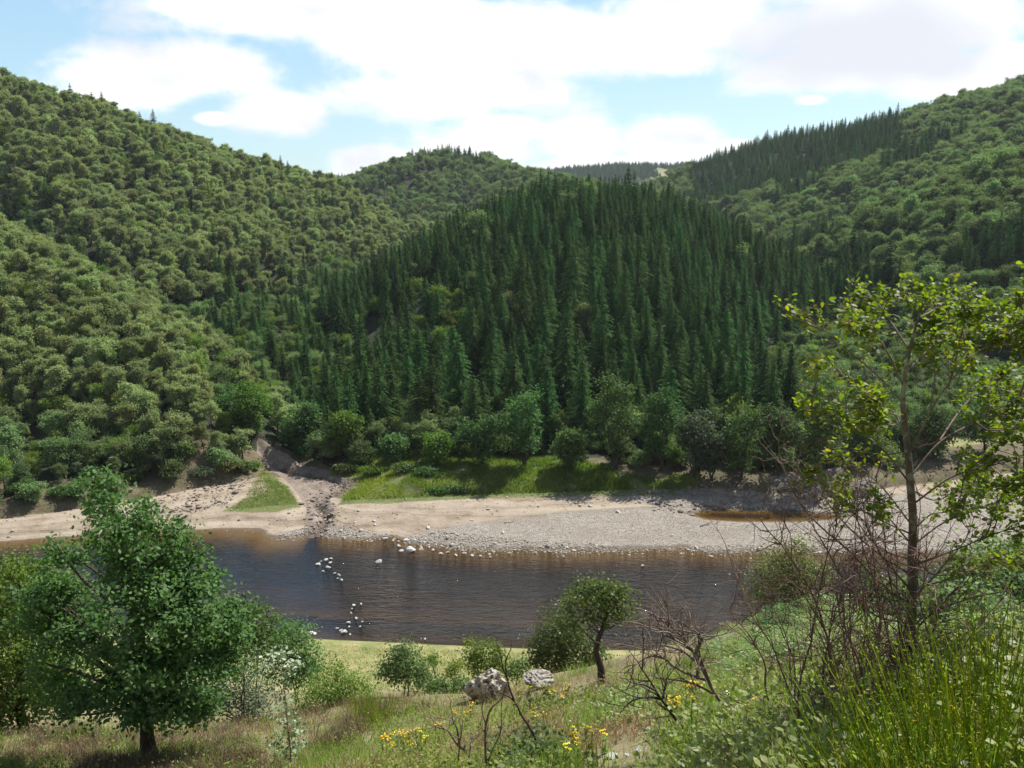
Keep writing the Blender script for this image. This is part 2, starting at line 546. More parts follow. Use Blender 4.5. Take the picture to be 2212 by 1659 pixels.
M_SPRUCE = leaf_mat('spruce_needles', (0.030, 0.064, 0.018), (0.052, 0.104, 0.027), (0.085, 0.148, 0.038), 0.24, 0.8, 0.06, 0.4, (1.0, 1.25, 0.65))
M_OLIVE = leaf_mat('oak_wood_leaves', (0.150, 0.188, 0.084), (0.248, 0.285, 0.130), (0.345, 0.345, 0.175), 0.46)
M_GREEN = leaf_mat('beech_wood_leaves', (0.098, 0.146, 0.060), (0.160, 0.216, 0.088), (0.226, 0.262, 0.116), 0.43)
M_FRESH = leaf_mat('fresh_leaves', (0.080, 0.135, 0.024), (0.135, 0.198, 0.036), (0.190, 0.245, 0.050), 0.42)
M_ALDER = leaf_mat('alder_leaves', (0.046, 0.090, 0.026), (0.080, 0.138, 0.040), (0.125, 0.180, 0.064), 0.36)
M_OAK = leaf_mat('near_oak_leaves', (0.066, 0.126, 0.036), (0.118, 0.195, 0.062), (0.185, 0.258, 0.100), 0.45, 0.6, 0.2, 0.1)
M_OAKY = leaf_mat('sapling_leaves', (0.075, 0.150, 0.018), (0.150, 0.225, 0.026), (0.330, 0.305, 0.030), 0.6, 0.5, 0.3, 0.05, (1.3, 1.55, 0.36))
M_SHRUB = leaf_mat('shrub_leaves', (0.055, 0.100, 0.020), (0.095, 0.150, 0.032), (0.145, 0.195, 0.048), 0.42, 0.5, 0.3, 0.3)
M_GREY = leaf_mat('grey_leaves', (0.070, 0.100, 0.062), (0.105, 0.140, 0.085), (0.140, 0.175, 0.105), 0.3, 0.7, 0.1, 0.2)
M_PALE = leaf_mat('pale_leaves', (0.10, 0.15, 0.07), (0.20, 0.25, 0.14), (0.36, 0.38, 0.28), 0.25, 0.5, 0.3, 0.1)
M_OLIVEB = leaf_mat('olive_bush_leaves', (0.075, 0.092, 0.028), (0.125, 0.142, 0.044), (0.180, 0.185, 0.068), 0.36, 0.55, 0.25, 0.1)
M_BROOM = leaf_mat('broom_stems', (0.130, 0.190, 0.012), (0.270, 0.320, 0.020), (0.480, 0.450, 0.035), 0.5, 0.5, 0.3, 0.1)
M_FERN = leaf_mat('bracken_leaves', (0.110, 0.175, 0.030), (0.200, 0.275, 0.055), (0.320, 0.360, 0.110), 0.5, 0.5, 0.3, 0.2)
M_GRASS = leaf_mat('grass_blades', (0.115, 0.165, 0.030), (0.215, 0.255, 0.058), (0.330, 0.320, 0.105), 0.5, 0.6, 0.2, 0.0)
M_DRY = leaf_mat('dry_grass_blades', (0.26, 0.175, 0.085), (0.400, 0.295, 0.155), (0.540, 0.430, 0.250), 0.4, 0.7, 0.15, 0.0, (1.1, 1.0, 0.8))
M_BRAMBLE = leaf_mat('bramble_leaves', (0.115, 0.165, 0.036), (0.200, 0.250, 0.066), (0.310, 0.330, 0.140), 0.48, 0.5, 0.4, 0.1)
M_HEATH = leaf_mat('heather_sprigs', (0.085, 0.062, 0.036), (0.155, 0.118, 0.070), (0.240, 0.190, 0.120), 0.15, 0.8, 0.1, 0.1, (1.0, 0.9, 0.7))
M_FLOWER = leaf_mat('yellow_petals', (0.55, 0.36, 0.01), (0.70, 0.47, 0.015), (0.80, 0.58, 0.03), 0.25, 0.6, 0.2, 0.1, (1.0, 1.0, 0.4))
M_WHITE = leaf_mat('white_petals', (0.62, 0.62, 0.58), (0.74, 0.74, 0.70), (0.8, 0.8, 0.76), 0.2, 0.6, 0.2, 0.1, (1, 1, 1))
M_REEDS = leaf_mat('bank_grass', (0.110, 0.165, 0.024), (0.215, 0.270, 0.040), (0.380, 0.380, 0.070), 0.5, 0.6, 0.2, 0.0)
M_BARK = bark_mat('dark_bark', (0.035, 0.027, 0.020), (0.085, 0.068, 0.052))
M_OBARK = bark_mat('lichen_bark', (0.085, 0.066, 0.050), (0.190, 0.150, 0.115), 22, (0.27, 0.27, 0.22))
M_DEAD = bark_mat('dead_wood', (0.090, 0.058, 0.042), (0.260, 0.205, 0.165), 7)
M_CHAR = bark_mat('weathered_twig', (0.035, 0.025, 0.022), (0.110, 0.080, 0.066), 8)
M_RED = bark_mat('reddish_stem', (0.085, 0.045, 0.033), (0.240, 0.155, 0.120), 12)
M_ROCK = rock_mat('pale_rock', (0.25, 0.215, 0.175), (0.46, 0.42, 0.36), (0.10, 0.085, 0.07), 2.2)
M_STONE = rock_mat('river_stone', (0.34, 0.325, 0.30), (0.52, 0.50, 0.47), (0.20, 0.19, 0.18), 1.6)
M_CLIFF = rock_mat('slate_rock', (0.13, 0.105, 0.085), (0.27, 0.23, 0.185), (0.06, 0.05, 0.042), 0.9)


def pebble_mat():
    m, t = newmat('gravel_stones')
    tint = t.n('ShaderNodeAttribute', attribute_name='tint').outputs['Fac']
    c = t.ramp(tint, [(0.0, (0.205, 0.177, 0.143)), (0.5, (0.300, 0.263, 0.216)), (1.0, (0.40, 0.36, 0.305))])
    p = t.n('ShaderNodeBsdfPrincipled', inp={'Base Color': c, 'Roughness': 0.85, 'Specular IOR Level': 0.2})
    t.t.links.new(p.outputs[0], t.n('ShaderNodeOutputMaterial').inputs[0])
    return m


M_PEBBLE = pebble_mat()


def ground_mat():
    m, t = newmat('ground')
    pos = t.n('ShaderNodeNewGeometry').outputs['Position']
    a1 = t.n('ShaderNodeSeparateColor', inp={0: t.n('ShaderNodeAttribute', attribute_name='mask_a').outputs['Color']}).outputs
    a2 = t.n('ShaderNodeSeparateColor', inp={0: t.n('ShaderNodeAttribute', attribute_name='mask_b').outputs['Color']}).outputs
    a3 = t.n('ShaderNodeSeparateColor', inp={0: t.n('ShaderNodeAttribute', attribute_name='mask_c').outputs['Color']}).outputs
    nf = t.noise(pos, 3.0, 6, 0.65)
    nm = t.noise(pos, 0.55, 5, 0.6)
    nb = t.noise(pos, 0.09, 4, 0.55)

    def edge(v, k=0.55):
        return t.sstep(t.m('ADD', v, t.m('ADD', t.m('MULTIPLY', t.m('SUBTRACT', nm, 0.5), k), t.m('MULTIPLY', t.m('SUBTRACT', nf, 0.5), k))), 0.38, 0.62)
    forest = t.ramp(nm, [(0.3, (0.020, 0.025, 0.012)), (0.7, (0.040, 0.042, 0.021))])
    col = forest
    slope = t.ramp(t.m('ADD', t.m('MULTIPLY', nf, 0.6), t.m('MULTIPLY', nm, 0.4)), [(0.3, (0.075, 0.080, 0.030)), (0.5, (0.165, 0.140, 0.070)), (0.7, (0.30, 0.23, 0.14))])
    col = t.mix(edge(a2[2], 0.2), col, slope)
    mead = t.ramp(t.m('ADD', t.m('MULTIPLY', nm, 0.6), t.m('MULTIPLY', nf, 0.4)), [(0.36, (0.130, 0.150, 0.050)), (0.5, (0.205, 0.200, 0.075)), (0.64, (0.30, 0.245, 0.125))])
    col = t.mix(edge(a2[1], 0.25), col, mead)
    # dry bank of earth above the beach
    bank = t.ramp(t.m('ADD', t.m('MULTIPLY', nf, 0.5), t.m('MULTIPLY', nm, 0.5)), [(0.32, (0.050, 0.052, 0.026)), (0.5, (0.100, 0.084, 0.046)), (0.68, (0.19, 0.145, 0.095))])
    col = t.mix(edge(a3[1], 0.4), col, bank)
    # sand: silty, in level bands left by the falling water
    zz = t.n('ShaderNodeSeparateXYZ', inp={0: pos}).outputs[2]
    band = t.noise(t.n('ShaderNodeCombineXYZ', inp={0: t.m('MULTIPLY', t.noise(pos, 0.12, 2), 1.2), 1: 0.0, 2: t.m('MULTIPLY', zz, 9.0)}).outputs[0], 1.0, 4, 0.6)
    sand = t.ramp(t.m('ADD', t.m('MULTIPLY', band, 0.55), t.m('ADD', t.m('MULTIPLY', nm, 0.3), t.m('MULTIPLY', nf, 0.15))), [(0.38, (0.150, 0.113, 0.076)), (0.48, (0.25, 0.198, 0.142)), (0.58, (0.32, 0.265, 0.198))])
    col = t.mix(edge(a1[0], 0.2), col, sand)
    vor = t.n('ShaderNodeTexVoronoi', feature='F1', inp={'Vector': pos, 'Scale': 6.5})
    vcol = t.n('ShaderNodeSeparateColor', inp={0: vor.outputs['Color']}).outputs[0]
    grav = t.ramp(t.m('ADD', t.m('MULTIPLY', vcol, 0.6), t.m('MULTIPLY', nf, 0.4)), [(0.2, (0.180, 0.154, 0.124)), (0.5, (0.265, 0.232, 0.190)), (0.8, (0.340, 0.303, 0.255))])
    grav = t.mix(t.sstep(t.noise(t.mapping(pos, (0.5, 1.6, 1)), 0.35, 4, 0.6), 0.42, 0.62), grav, t.mix(0.55, grav, (0.225, 0.185, 0.14)))
    gmask = edge(a1[1], 0.5)
    col = t.mix(gmask, col, grav)
    mud = t.ramp(t.m('ADD', t.m('MULTIPLY', nf, 0.5), t.m('MULTIPLY', nm, 0.5)), [(0.35, (0.10, 0.078, 0.06)), (0.5, (0.19, 0.150, 0.118)), (0.68, (0.29, 0.24, 0.195))])
    col = t.mix(edge(a2[0], 0.3), col, mud)
    gr = t.ramp(t.m('ADD', t.m('MULTIPLY', nm, 0.5), t.m('MULTIPLY', nf, 0.5)), [(0.32, (0.060, 0.080, 0.024)), (0.5, (0.100, 0.118, 0.036)), (0.68, (0.18, 0.165, 0.070))])
    col = t.mix(edge(a1[2], 1.1), col, gr)
    # hill pasture far away
    past = t.ramp(nb, [(0.4, (0.12, 0.16, 0.05)), (0.6, (0.22, 0.20, 0.09))])
    col = t.mix(t.sstep(a3[2], 0.4, 0.6), col, past)
    wet = t.sstep(a3[0], 0.2, 0.9)
    col = t.mix(wet, col, t.mix(1.0, col, (0.45, 0.40, 0.33), 'MULTIPLY'))
    cr = t.noise(t.mapping(pos, (0.22, 1.1, 2.5)), 1.2, 6, 0.7, 0.6)
    hgt = t.m('ADD', t.m('MULTIPLY', nf, 0.5), t.m('ADD', t.m('MULTIPLY', cr, 0.5), t.m('MULTIPLY', t.m('MULTIPLY', vor.outputs['Distance'], gmask), -1.2)))
    bp = t.n('ShaderNodeBump', inp={'Strength': 0.8, 'Distance': 0.14, 'Height': hgt})
    p = t.n('ShaderNodeBsdfPrincipled', inp={'Base Color': col, 'Roughness': t.m('SUBTRACT', 0.92, t.m('MULTIPLY', wet, 0.35)), 'Specular IOR Level': 0.2, 'Normal': bp})
    t.t.links.new(p.outputs[0], t.n('ShaderNodeOutputMaterial').inputs[0])
    return m


M_GROUND = ground_mat()


def water_mat():
    m, t = newmat('river_water')
    pos = t.n('ShaderNodeNewGeometry').outputs['Position']
    dep = t.n('ShaderNodeAttribute', attribute_name='depth').outputs['Fac']
    rip = t.n('ShaderNodeAttribute', attribute_name='ripple').outputs['Fac']
    nb = t.noise(pos, 0.5, 5, 0.6)
    d2 = t.m('ADD', dep, t.m('MULTIPLY', t.m('SUBTRACT', nb, 0.5), 0.25))
    st = t.noise(pos, 2.2, 5, 0.65)
    c = t.ramp(d2, [(0.0, (0.115, 0.068, 0.022)), (0.28, (0.075, 0.041, 0.011)), (0.52, (0.034, 0.019, 0.007)), (0.82, (0.010, 0.008, 0.0065))])
    c = t.mix(t.m('MULTIPLY', t.sstep(st, 0.55, 0.75), t.m('SUBTRACT', 0.35, t.m('MULTIPLY', dep, 0.34))), c, (0.17, 0.12, 0.06))
    w1 = t.noise(t.mapping(pos, (0.38, 1.7, 1), rot=(0, 0, R(-24))), 1.15, 3, 0.5, 0.9)
    w2 = t.noise(t.mapping(pos, (0.8, 1.7, 1), rot=(0, 0, R(14))), 2.7, 3, 0.55, 0.4)
    w3 = t.noise(pos, 0.16, 3, 0.5)
    h = t.m('ADD', t.m('MULTIPLY', w1, 0.7), t.m('MULTIPLY', w2, 0.35))
    amp = t.m('MULTIPLY', rip, t.m('ADD', 0.35, t.m('MULTIPLY', w3, 1.1)))
    bp = t.n('ShaderNodeBump', inp={'Strength': 1.0, 'Distance': 1.3, 'Height': t.m('MULTIPLY', h, amp)})
    p = t.n('ShaderNodeBsdfPrincipled', inp={'Base Color': c, 'Roughness': 0.05, 'IOR': 1.36, 'Specular IOR Level': 0.6, 'Normal': bp})
    t.t.links.new(p.outputs[0], t.n('ShaderNodeOutputMaterial').inputs[0])
    return m


M_WATER = water_mat()

# ------------------------------------------------------------------ ground sheet
def graded(lo, hi, step, end_lo, end_hi, growth=1.09):
    mid = list(np.arange(lo, hi + 1e-6, step))
    s, v, up = step, mid[-1], []
    while v < end_hi:
        s *= growth
        v += s
        up.append(v)
    s, v, dn = step, mid[0], []
    while v > end_lo:
        s *= growth
        v -= s
        dn.append(v)
    return np.array(dn[::-1] + mid + up)


XS = graded(-66, 66, 0.42, -1700, 1700)
YS = np.unique(np.concatenate([graded(0, 30, 0.35, -300, 30), np.arange(30.4, 60, 0.6), graded(60, 122, 0.36, 60, 2300, 1.05)]))
GX, GY = np.meshgrid(XS, YS)
GZ, GH, GI = terrain(GX, GY, True)
GH = GH.reshape(GX.shape)


def hmap(x, y):
    """fast bilinear look-up in the ground sheet"""
    x = np.clip(np.asarray(x, float), XS[0], XS[-1])
    y = np.clip(np.asarray(y, float), YS[0], YS[-1])
    i = np.clip(np.searchsorted(XS, x) - 1, 0, len(XS) - 2)
    j = np.clip(np.searchsorted(YS, y) - 1, 0, len(YS) - 2)
    fx = (x - XS[i]) / (XS[i + 1] - XS[i])
    fy = (y - YS[j]) / (YS[j + 1] - YS[j])
    return (GZ[j, i] * (1 - fx) + GZ[j, i + 1] * fx) * (1 - fy) + (GZ[j + 1, i] * (1 - fx) + GZ[j + 1, i + 1] * fx) * fy


def soft(px_poly, z, w=1.0):
    return 1 - sst(poly_sd(GX, GY, [at_z(px, py, z)[:2] for px, py in px_poly]), -w, w)


t_ = GY - GI['yF']
beach = ((GY > GI['yN'] + 2) & (GY < GI['yB'] + 6)) * (1 - sst(GY - GI['yB'], -0.6, 0.8))
GRAVEL_POLY = [(405, 552), (400, 535), (450, 528), (560, 516), (700, 508), (760, 503), (900, 500), (1030, 503), (1300, 505), (1300, 562), (620, 562), (480, 560)]
gravel = soft(GRAVEL_POLY, 0.4, 1.6)
gravel = np.maximum(gravel, soft([(258, 537), (300, 530), (330, 527), (390, 536), (400, 548), (330, 548), (290, 548), (262, 542)], 0.1, 1.0) * 0.8)
gravel = np.maximum(gravel, soft([(600, 495), (690, 492), (760, 500), (890, 492), (900, 515), (690, 516), (650, 505)], 1.0, 1.0)) * (beach > 0.02)
MUD_POLY = [(258, 462), (300, 470), (345, 479), (350, 488), (330, 500), (334, 515), (322, 530), (322, 546), (300, 546), (303, 525), (307, 507), (297, 495), (284, 482), (258, 468)]
mud = soft(MUD_POLY, 0.8, 0.5)
grassy = soft([(260, 468), (275, 474), (288, 484), (299, 500), (275, 505), (222, 504), (245, 494), (266, 488)], 1.6, 1.2)
RGRASS = [(338, 500), (346, 491), (362, 480), (330, 474), (330, 468), (400, 462), (560, 468), (610, 476), (640, 488), (570, 494), (473, 496), (400, 499.5)]
grassy = np.maximum(grassy, soft(RGRASS, 1.6, 0.9))
grassy = np.maximum(grassy, soft([(560, 492), (600, 480), (690, 478), (690, 489), (640, 491)], 2.0, 0.8) * 0.6)
meadow = ((GY > 50) & (GY < GI['yN'] + 0.6)) * sst(GY, 50, 54) * (1 - sst(GY - GI['yN'], -0.3, 0.5))
meadow = np.maximum(meadow, soft([(950, 462), (940, 446), (1060, 440), (1100, 462)], 2.0, 3))
nslope = (GY < 60) * (1 - sst(GY, 50, 55))
bankm = sst(GY - GI['yB'], -0.8, 0.6) * (1 - sst(GY - GI['yB'], 6, 10)) * (GY > 70) * (1 - mud)
wet = (1 - sst(np.minimum(GY - GI['yN'], GI['yF'] + 0.9 - GY), -0.6, 0.1)) * 0
wet = np.where((GY > 70) & (GY < 105), 1 - sst(GZ, 0.02, 0.16), 0) + np.where(GY < 70, (1 - sst(GZ, 0.0, 0.1)) * 0.7, 0)
wet = np.maximum(wet, np.exp(-(GI['ds'] / 0.55) ** 2) * (GY > 80) * (GY < 112))
wet = np.maximum(wet, (1 - sst(GI['sp'], 0.1, 0.9)))
pm = soft([(800, 174.6), (600, 174.4)][:0] or [(640, 176), (690, 172), (720, 176), (660, 182)], 40, 5) * 0
qx, qy, _ = project(np.stack([GX, GY, GZ], -1))
far_m = (GY > 1150) * (GY < 1800)
for (x0, x1, y0, y1) in [(652, 676, 166, 174)]:
    pm = np.maximum(pm, far_m * (qx > x0) * (qx < x1) * (vnoise(GX / 60, GY / 90, 5) > 0.35))
PASTURE = pm
mask_a = np.stack([beach, gravel, grassy, np.ones_like(beach)], -1).reshape(-1, 4)
mask_b = np.stack([mud * (GY > 80), meadow, nslope, np.ones_like(beach)], -1).reshape(-1, 4)
mask_c = np.stack([np.clip(wet, 0, 1), bankm, PASTURE, np.ones_like(beach)], -1).reshape(-1, 4)


def sheet(name, keep, label):
    """one piece of the ground sheet: the quads whose centre satisfies keep"""
    ny, nx = GX.shape
    id_ = np.arange(nx * ny).reshape(ny, nx)
    Q = np.stack([id_[:-1, :-1], id_[:-1, 1:], id_[1:, 1:], id_[1:, :-1]], -1).reshape(-1, 4)
    Q = Q[keep.reshape(-1)]
    used, inv = np.unique(Q, return_inverse=True)
    g = Geo()
    g.add(np.stack([GX.ravel()[used], GY.ravel()[used], GZ.ravel()[used]], -1), inv.reshape(-1, 4))
    me = g.mesh(name, [M_GROUND], smooth=True)
    for nm, arr in (('mask_a', mask_a), ('mask_b', mask_b), ('mask_c', mask_c)):
        a = me.attributes.new(nm, 'FLOAT_COLOR', 'POINT')
        a.data.foreach_set('color', arr[used].astype(np.float32).ravel())
    o = obj(name, me)
    tag(o, label, kind='structure')
    return o


cx = (GX[:-1, :-1] + GX[1:, 1:]) / 2
cy = (GY[:-1, :-1] + GY[1:, 1:]) / 2
cyN = np.interp(cx, NEAR_SHORE[:, 0], NEAR_SHORE[:, 1])
cyB = np.interp(cx, BANK[:, 0], BANK[:, 1])
k_slope = cy < 53
k_mead = (cy >= 53) & (cy < cyN + 0.5)
k_beach = (cy >= cyN + 0.5) & (cy < cyB + 0.3)
sheet('hillside', k_slope, 'dry grassy hillside sloping down to the river')
sheet('meadow', k_mead, 'pale green meadow strip along the near river bank')
sheet('beach', k_beach, 'pale sand and gravel beach beside the brown river')
sheet('hills', ~(k_slope | k_mead | k_beach), 'wooded hills rising behind the river')


# ------------------------------------------------------------------ water
def water_sheet(name, X, Y, z, keep, label, ripple=1.0):
    ny, nx = X.shape
    id_ = np.arange(nx * ny).reshape(ny, nx)
    Q = np.stack([id_[:-1, :-1], id_[:-1, 1:], id_[1:, 1:], id_[1:, :-1]], -1).reshape(-1, 4)
    kc = keep[:-1, :-1] | keep[1:, 1:] | keep[:-1, 1:] | keep[1:, :-1]
    Q = Q[kc.reshape(-1)]
    used, inv = np.unique(Q, return_inverse=True)
    g = Geo()
    g.add(np.stack([X.ravel()[used], Y.ravel()[used], np.full(len(used), z)], -1), inv.reshape(-1, 4))
    me = g.mesh(name, [M_WATER], smooth=True)
    T = terrain(X, Y).ravel()[used]
    a = me.attributes.new('depth', 'FLOAT', 'POINT')
    a.data.foreach_set('value', np.clip((z - T) / 0.95 + np.where(Y.ravel()[used] < np.interp(X.ravel()[used], NEAR_SHORE[:, 0], NEAR_SHORE[:, 1]) + 4, 0.5, 0), 0, 1).astype(np.float32))
    # glassy pool above the line of stones, wind ripples below it
    x, y = X.ravel()[used], Y.ravel()[used]
    b = at_z(350, 590, 0)
    calm = sst(b[0] + (y - b[1]) * -0.35 - x, -1.5, 3.0)
    rp = (1 - 0.9 * calm) * ripple
    a = me.attributes.new('ripple', 'FLOAT', 'POINT')
    a.data.foreach_set('value', rp.astype(np.float32))
    o = obj(name, me)
    tag(o, label, kind='structure')
    return o


wx = np.concatenate([np.arange(-400, -66, 6.0), np.arange(-66, 66, 0.6), np.arange(66, 400, 6.0)])
wy = np.arange(62, 96, 0.5)
WX, WY = np.meshgrid(wx, wy)
wyN = np.interp(WX, NEAR_SHORE[:, 0], NEAR_SHORE[:, 1])
wyF = np.interp(WX, FAR_SHORE[:, 0], FAR_SHORE[:, 1])
water_sheet('river', WX, WY, 0.0, (WY > wyN - 1.5) & (WY < wyF + 2.0), 'dark brown rippled river water')
pp = np.array(POOL)
PX, PY = np.meshgrid(np.arange(pp[:, 0].min() - 2, pp[:, 0].max() + 2, 0.3), np.arange(pp[:, 1].min() - 2, pp[:, 1].max() + 2, 0.3))
water_sheet('pool', PX, PY, POOL_Z - 0.03, poly_sd(PX, PY, POOL) < 0.5, 'small brown pool left on the gravel beach', 0.05)

# ------------------------------------------------------------------ plants: builders
QUAD = [(0, -0.5), (0.42, 0.0), (0, 0.5), (-0.42, 0.0)]
LEAF = [(0, 0), (0.26, 0.28), (0.3, 0.55), (0, 1.0), (-0.3, 0.55), (-0.26, 0.28)]
OAKLEAF = [(0, 0), (0.06, 0.10), (0.20, 0.20), (0.14, 0.32), (0.30, 0.42), (0.22, 0.55), (0.36, 0.68), (0.24, 0.78), (0.22, 0.92), (0, 1.0),
           (-0.22, 0.92), (-0.24, 0.78), (-0.36, 0.68), (-0.22, 0.55), (-0.30, 0.42), (-0.14, 0.32), (-0.20, 0.20), (-0.06, 0.10)]


def unit(v):
    return v / (np.linalg.norm(v, axis=-1, keepdims=True) + 1e-9)


def clump_points(rng, blobs, n, inner=0.5):
    B = np.asarray(blobs, float)
    w = (B[:, 3] * B[:, 4] * B[:, 5]) ** (2 / 3)
    k = rng.choice(len(B), n, p=w / w.sum())
    d = unit(rng.normal(size=(n, 3)))
    d[:, 2] = np.where(d[:, 2] < -0.3, -d[:, 2] * 0.5, d[:, 2])
    r = inner + (1 - inner) * np.sqrt(rng.random(n))
    return B[k, :3] + d * B[k, 3:] * r[:, None], d


def crown(rng, g, blobs, n_clump, n_leaf, leaf, clump_r, tpl=QUAD, inner=0.5, up=0.9, mat=0, tint_sd=0.16, flat=0.6, limbs=None, wood=None, wmat=0, limb_r=0.05, holes=None):
    C, d = clump_points(rng, blobs, n_clump, inner)
    if holes:
        kk = fbm(C[:, 0] * holes + C[:, 2] * holes * 0.6 + 3.3, C[:, 1] * holes - C[:, 2] * holes * 0.9, 55, 2) > -0.07
        C, d = C[kk], d[kk]
        n_clump = len(C)
    ct = np.clip(0.5 + rng.normal(size=n_clump) * tint_sd, 0, 1)
    k = np.repeat(np.arange(n_clump), n_leaf)
    off = rng.normal(size=(len(k), 3)) * clump_r * np.array([1, 1, flat])
    off *= (0.6 + 0.8 * rng.random((n_clump, 1)))[k]
    P = C[k] + off
    N = unit(rng.normal(size=(len(k), 3))) + np.array([0, 0, up]) + 0.6 * d[k]
    g.leaves(P, N, leaf * (0.7 + 0.6 * rng.random(len(k))), tpl, rng, np.clip(ct[k] + rng.normal(size=len(k)) * 0.12, 0, 1), mat)
    if limbs is not None:
        T = np.asarray(limbs[0], float)       # trunk polyline, attach in the upper part
        sel = rng.permutation(n_clump)[:limbs[1]]
        for i in sel:
            zt = T[:, 2]
            want = np.clip(C[i, 2] - 0.55 * np.linalg.norm(C[i, :2] - T[-1, :2]) - 0.1, zt[0] + 0.25 * (zt[-1] - zt[0]), zt[-1])
            a = np.array([np.interp(want, zt, T[:, j]) for j in range(3)])
            m_ = (a + C[i]) / 2 + np.array([0, 0, 0.12 * np.linalg.norm(C[i] - a)]) * rng.normal() + rng.normal(size=3) * 0.06 * np.linalg.norm(C[i] - a)
            s = np.linspace(0, 1, 6)[:, None]
            Q = (1 - s) ** 2 * a + 2 * s * (1 - s) * m_ + s * s * C[i]
            L = np.linalg.norm(C[i] - a)
            wood.tube(Q, np.linspace(1, 0.25, 6) * limb_r * min(1.3, 0.3 + L / 3), 5, rng.random(), wmat)
    return C


def trunk_pts(rng, h, lean=0.05, n=7):
    z = np.linspace(0, h, n)
    w = np.cumsum(rng.normal(size=(n, 2)), axis=0) * h * lean / 3
    w -= w[0]
    return np.concatenate([w, z[:, None]], 1)


def broadleaf_geo(rng, h, w, n_clump, n_leaf, leaf, olive):
    """a hillside broadleaf about h tall: trunk and lumpy crown around the origin"""
    tr, cr = Geo(), Geo()
    T = trunk_pts(rng, h * 0.75, 0.06)
    tr.tube(T, np.linspace(h * 0.022, h * 0.006, 7), 6)
    blobs = [(T[4, 0], T[4, 1], h * 0.60, w * 0.37, w * 0.37, h * 0.37), (T[5, 0] + rng.normal() * w * 0.08, T[5, 1] + rng.normal() * w * 0.08, h * 0.78, w * 0.22, w * 0.22, h * 0.2)]
    for i in range(9):
        a = i * 2.4 + rng.normal() * 0.3
        zz = h * (0.16 + 0.74 * (i + rng.random()) / 9)
        rr = w * (0.20 + 0.20 * math.sqrt(max(0.05, 1 - ((zz / h - 0.55) / 0.5) ** 2)) * rng.random() + 0.06)
        b = w * rng.uniform(0.11, 0.25)
        blobs.append((math.cos(a) * rr, math.sin(a) * rr, zz, b, b, b * 0.8))
    crown(rng, cr, blobs, n_clump, n_leaf, leaf, w * 0.062, up=0.45, flat=0.9, inner=0.35, limbs=(T, 14), wood=tr, limb_r=h * 0.006)
    return tr, cr


def spruce_geo(rng, h, w):
    tr, cr = Geo(), Geo()
    T = trunk_pts(rng, h * 0.985, 0.012, 8)
    tr.tube(T, np.linspace(h * 0.013, h * 0.0015, 8), 6)
    nl = int(h * 2.5)
    Ps, Ns, Ax, Sz, Ti = [], [], [], [], []
    for i in range(nl):
        f = (i + rng.random() * 0.6) / nl
        z = h * (0.10 + 0.89 * f)
        L = w * 0.5 * (1 - f) ** 0.74 * (0.75 + 0.4 * rng.random()) + 0.10
        if f < 0.12:
            L *= 0.55 + 3.5 * f
        nb = max(5, int(8 - 2 * f))
        a0 = rng.random() * 6.28
        for j in range(nb):
            a = a0 + j * 6.283 / nb + rng.normal() * 0.22
            Lb = L * (0.65 + 0.5 * rng.random())
            dr = np.array([math.cos(a), math.sin(a), 0])
            sd_ = np.array([-dr[1], dr[0], 0])
            tnt = 0.45 + rng.normal() * 0.12
            ns = max(4, int(Lb / 0.13))
            for k in range(ns):
                s = (k + 0.6) / ns
                droop = -0.34 * Lb * s * s + 0.10 * Lb * s - 0.12 * Lb * s
                c = np.array([0, 0, z]) + dr * Lb * s + np.array([0, 0, droop])
                ww = (0.12 + 0.24 * (1 - s)) * (0.6 + 0.8 * rng.random()) * (0.55 + 0.45 * Lb)
                for sg in (-1, 1):
                    Ps.append(c + sd_ * sg * ww * 0.42 + np.array([0, 0, -0.05 - 0.10 * rng.random()]))
                    Ns.append(np.array([0, 0, 0.8]) + sd_ * sg * 0.55 + dr * 0.25 + rng.normal(size=3) * 0.3)
                    Ax.append(dr * 0.75 + sd_ * sg * 0.9 + np.array([0, 0, -0.45]) + rng.normal(size=3) * 0.15)
                    Sz.append(0.20 + 0.40 * ww)
                    Ti.append(tnt + 0.22 * (s - 0.5) + rng.normal() * 0.08)
    cr.leaves(np.array(Ps), np.array(Ns), np.array(Sz), [(0, -0.5), (0.24, -0.05), (0, 0.6), (-0.24, -0.05)], rng, np.clip(Ti, 0, 1), axis=np.array(Ax))
    # leading shoot
    cr.leaves(np.array([[0, 0, h * 0.97]] * 3), unit(rng.normal(size=(3, 3)) * np.array([1, 1, 0.1])), 0.6, [(0, -0.5), (0.12, -0.3), (0, 0.7), (-0.12, -0.3)], rng, 0.6, axis=np.array([[0, 0, 1.0]] * 3))
    return tr, cr


def joined(tr, cr):
    g = Geo()
    for src, mi in ((tr, 0), (cr, 1)):
        off = 0
        for V, F, T in zip(src.V, src.F, src.T):
            g.V.append(V)
            g.F.append(F - off + g.n if False else F + (g.n - off) - 0)
            g.T.append(T)
            g.M.append(np.full(len(F), mi, np.int32))
            off += len(V)
            g.n += len(V)
    return g


def join2(tr, cr):
    g = Geo()
    nv = sum(len(v) for v in tr.V)
    g.V = tr.V + cr.V
    g.F = [f for f in tr.F] + [f + nv for f in cr.F]
    g.T = tr.T + cr.T
    g.M = [np.zeros(len(f), np.int32) for f in tr.F] + [np.ones(len(f), np.int32) for f in cr.F]
    return g


PROTO = {}
PCOL = {}


def add_proto(kind, tr, cr, mb, ml):
    i = len(PROTO.setdefault(kind, []))
    mt, mc, mj = tr.mesh('trunk', [mb], True), cr.mesh('crown', [ml]), join2(tr, cr).mesh('tree', [mb, ml])
    if kind not in PCOL:
        PCOL[kind] = bpy.data.collections.new('source_' + kind)
    o = bpy.data.objects.new('source_%s_%02d' % (kind, i), mj)
    PCOL[kind].objects.link(o)
    PROTO[kind].append((mt, mc))


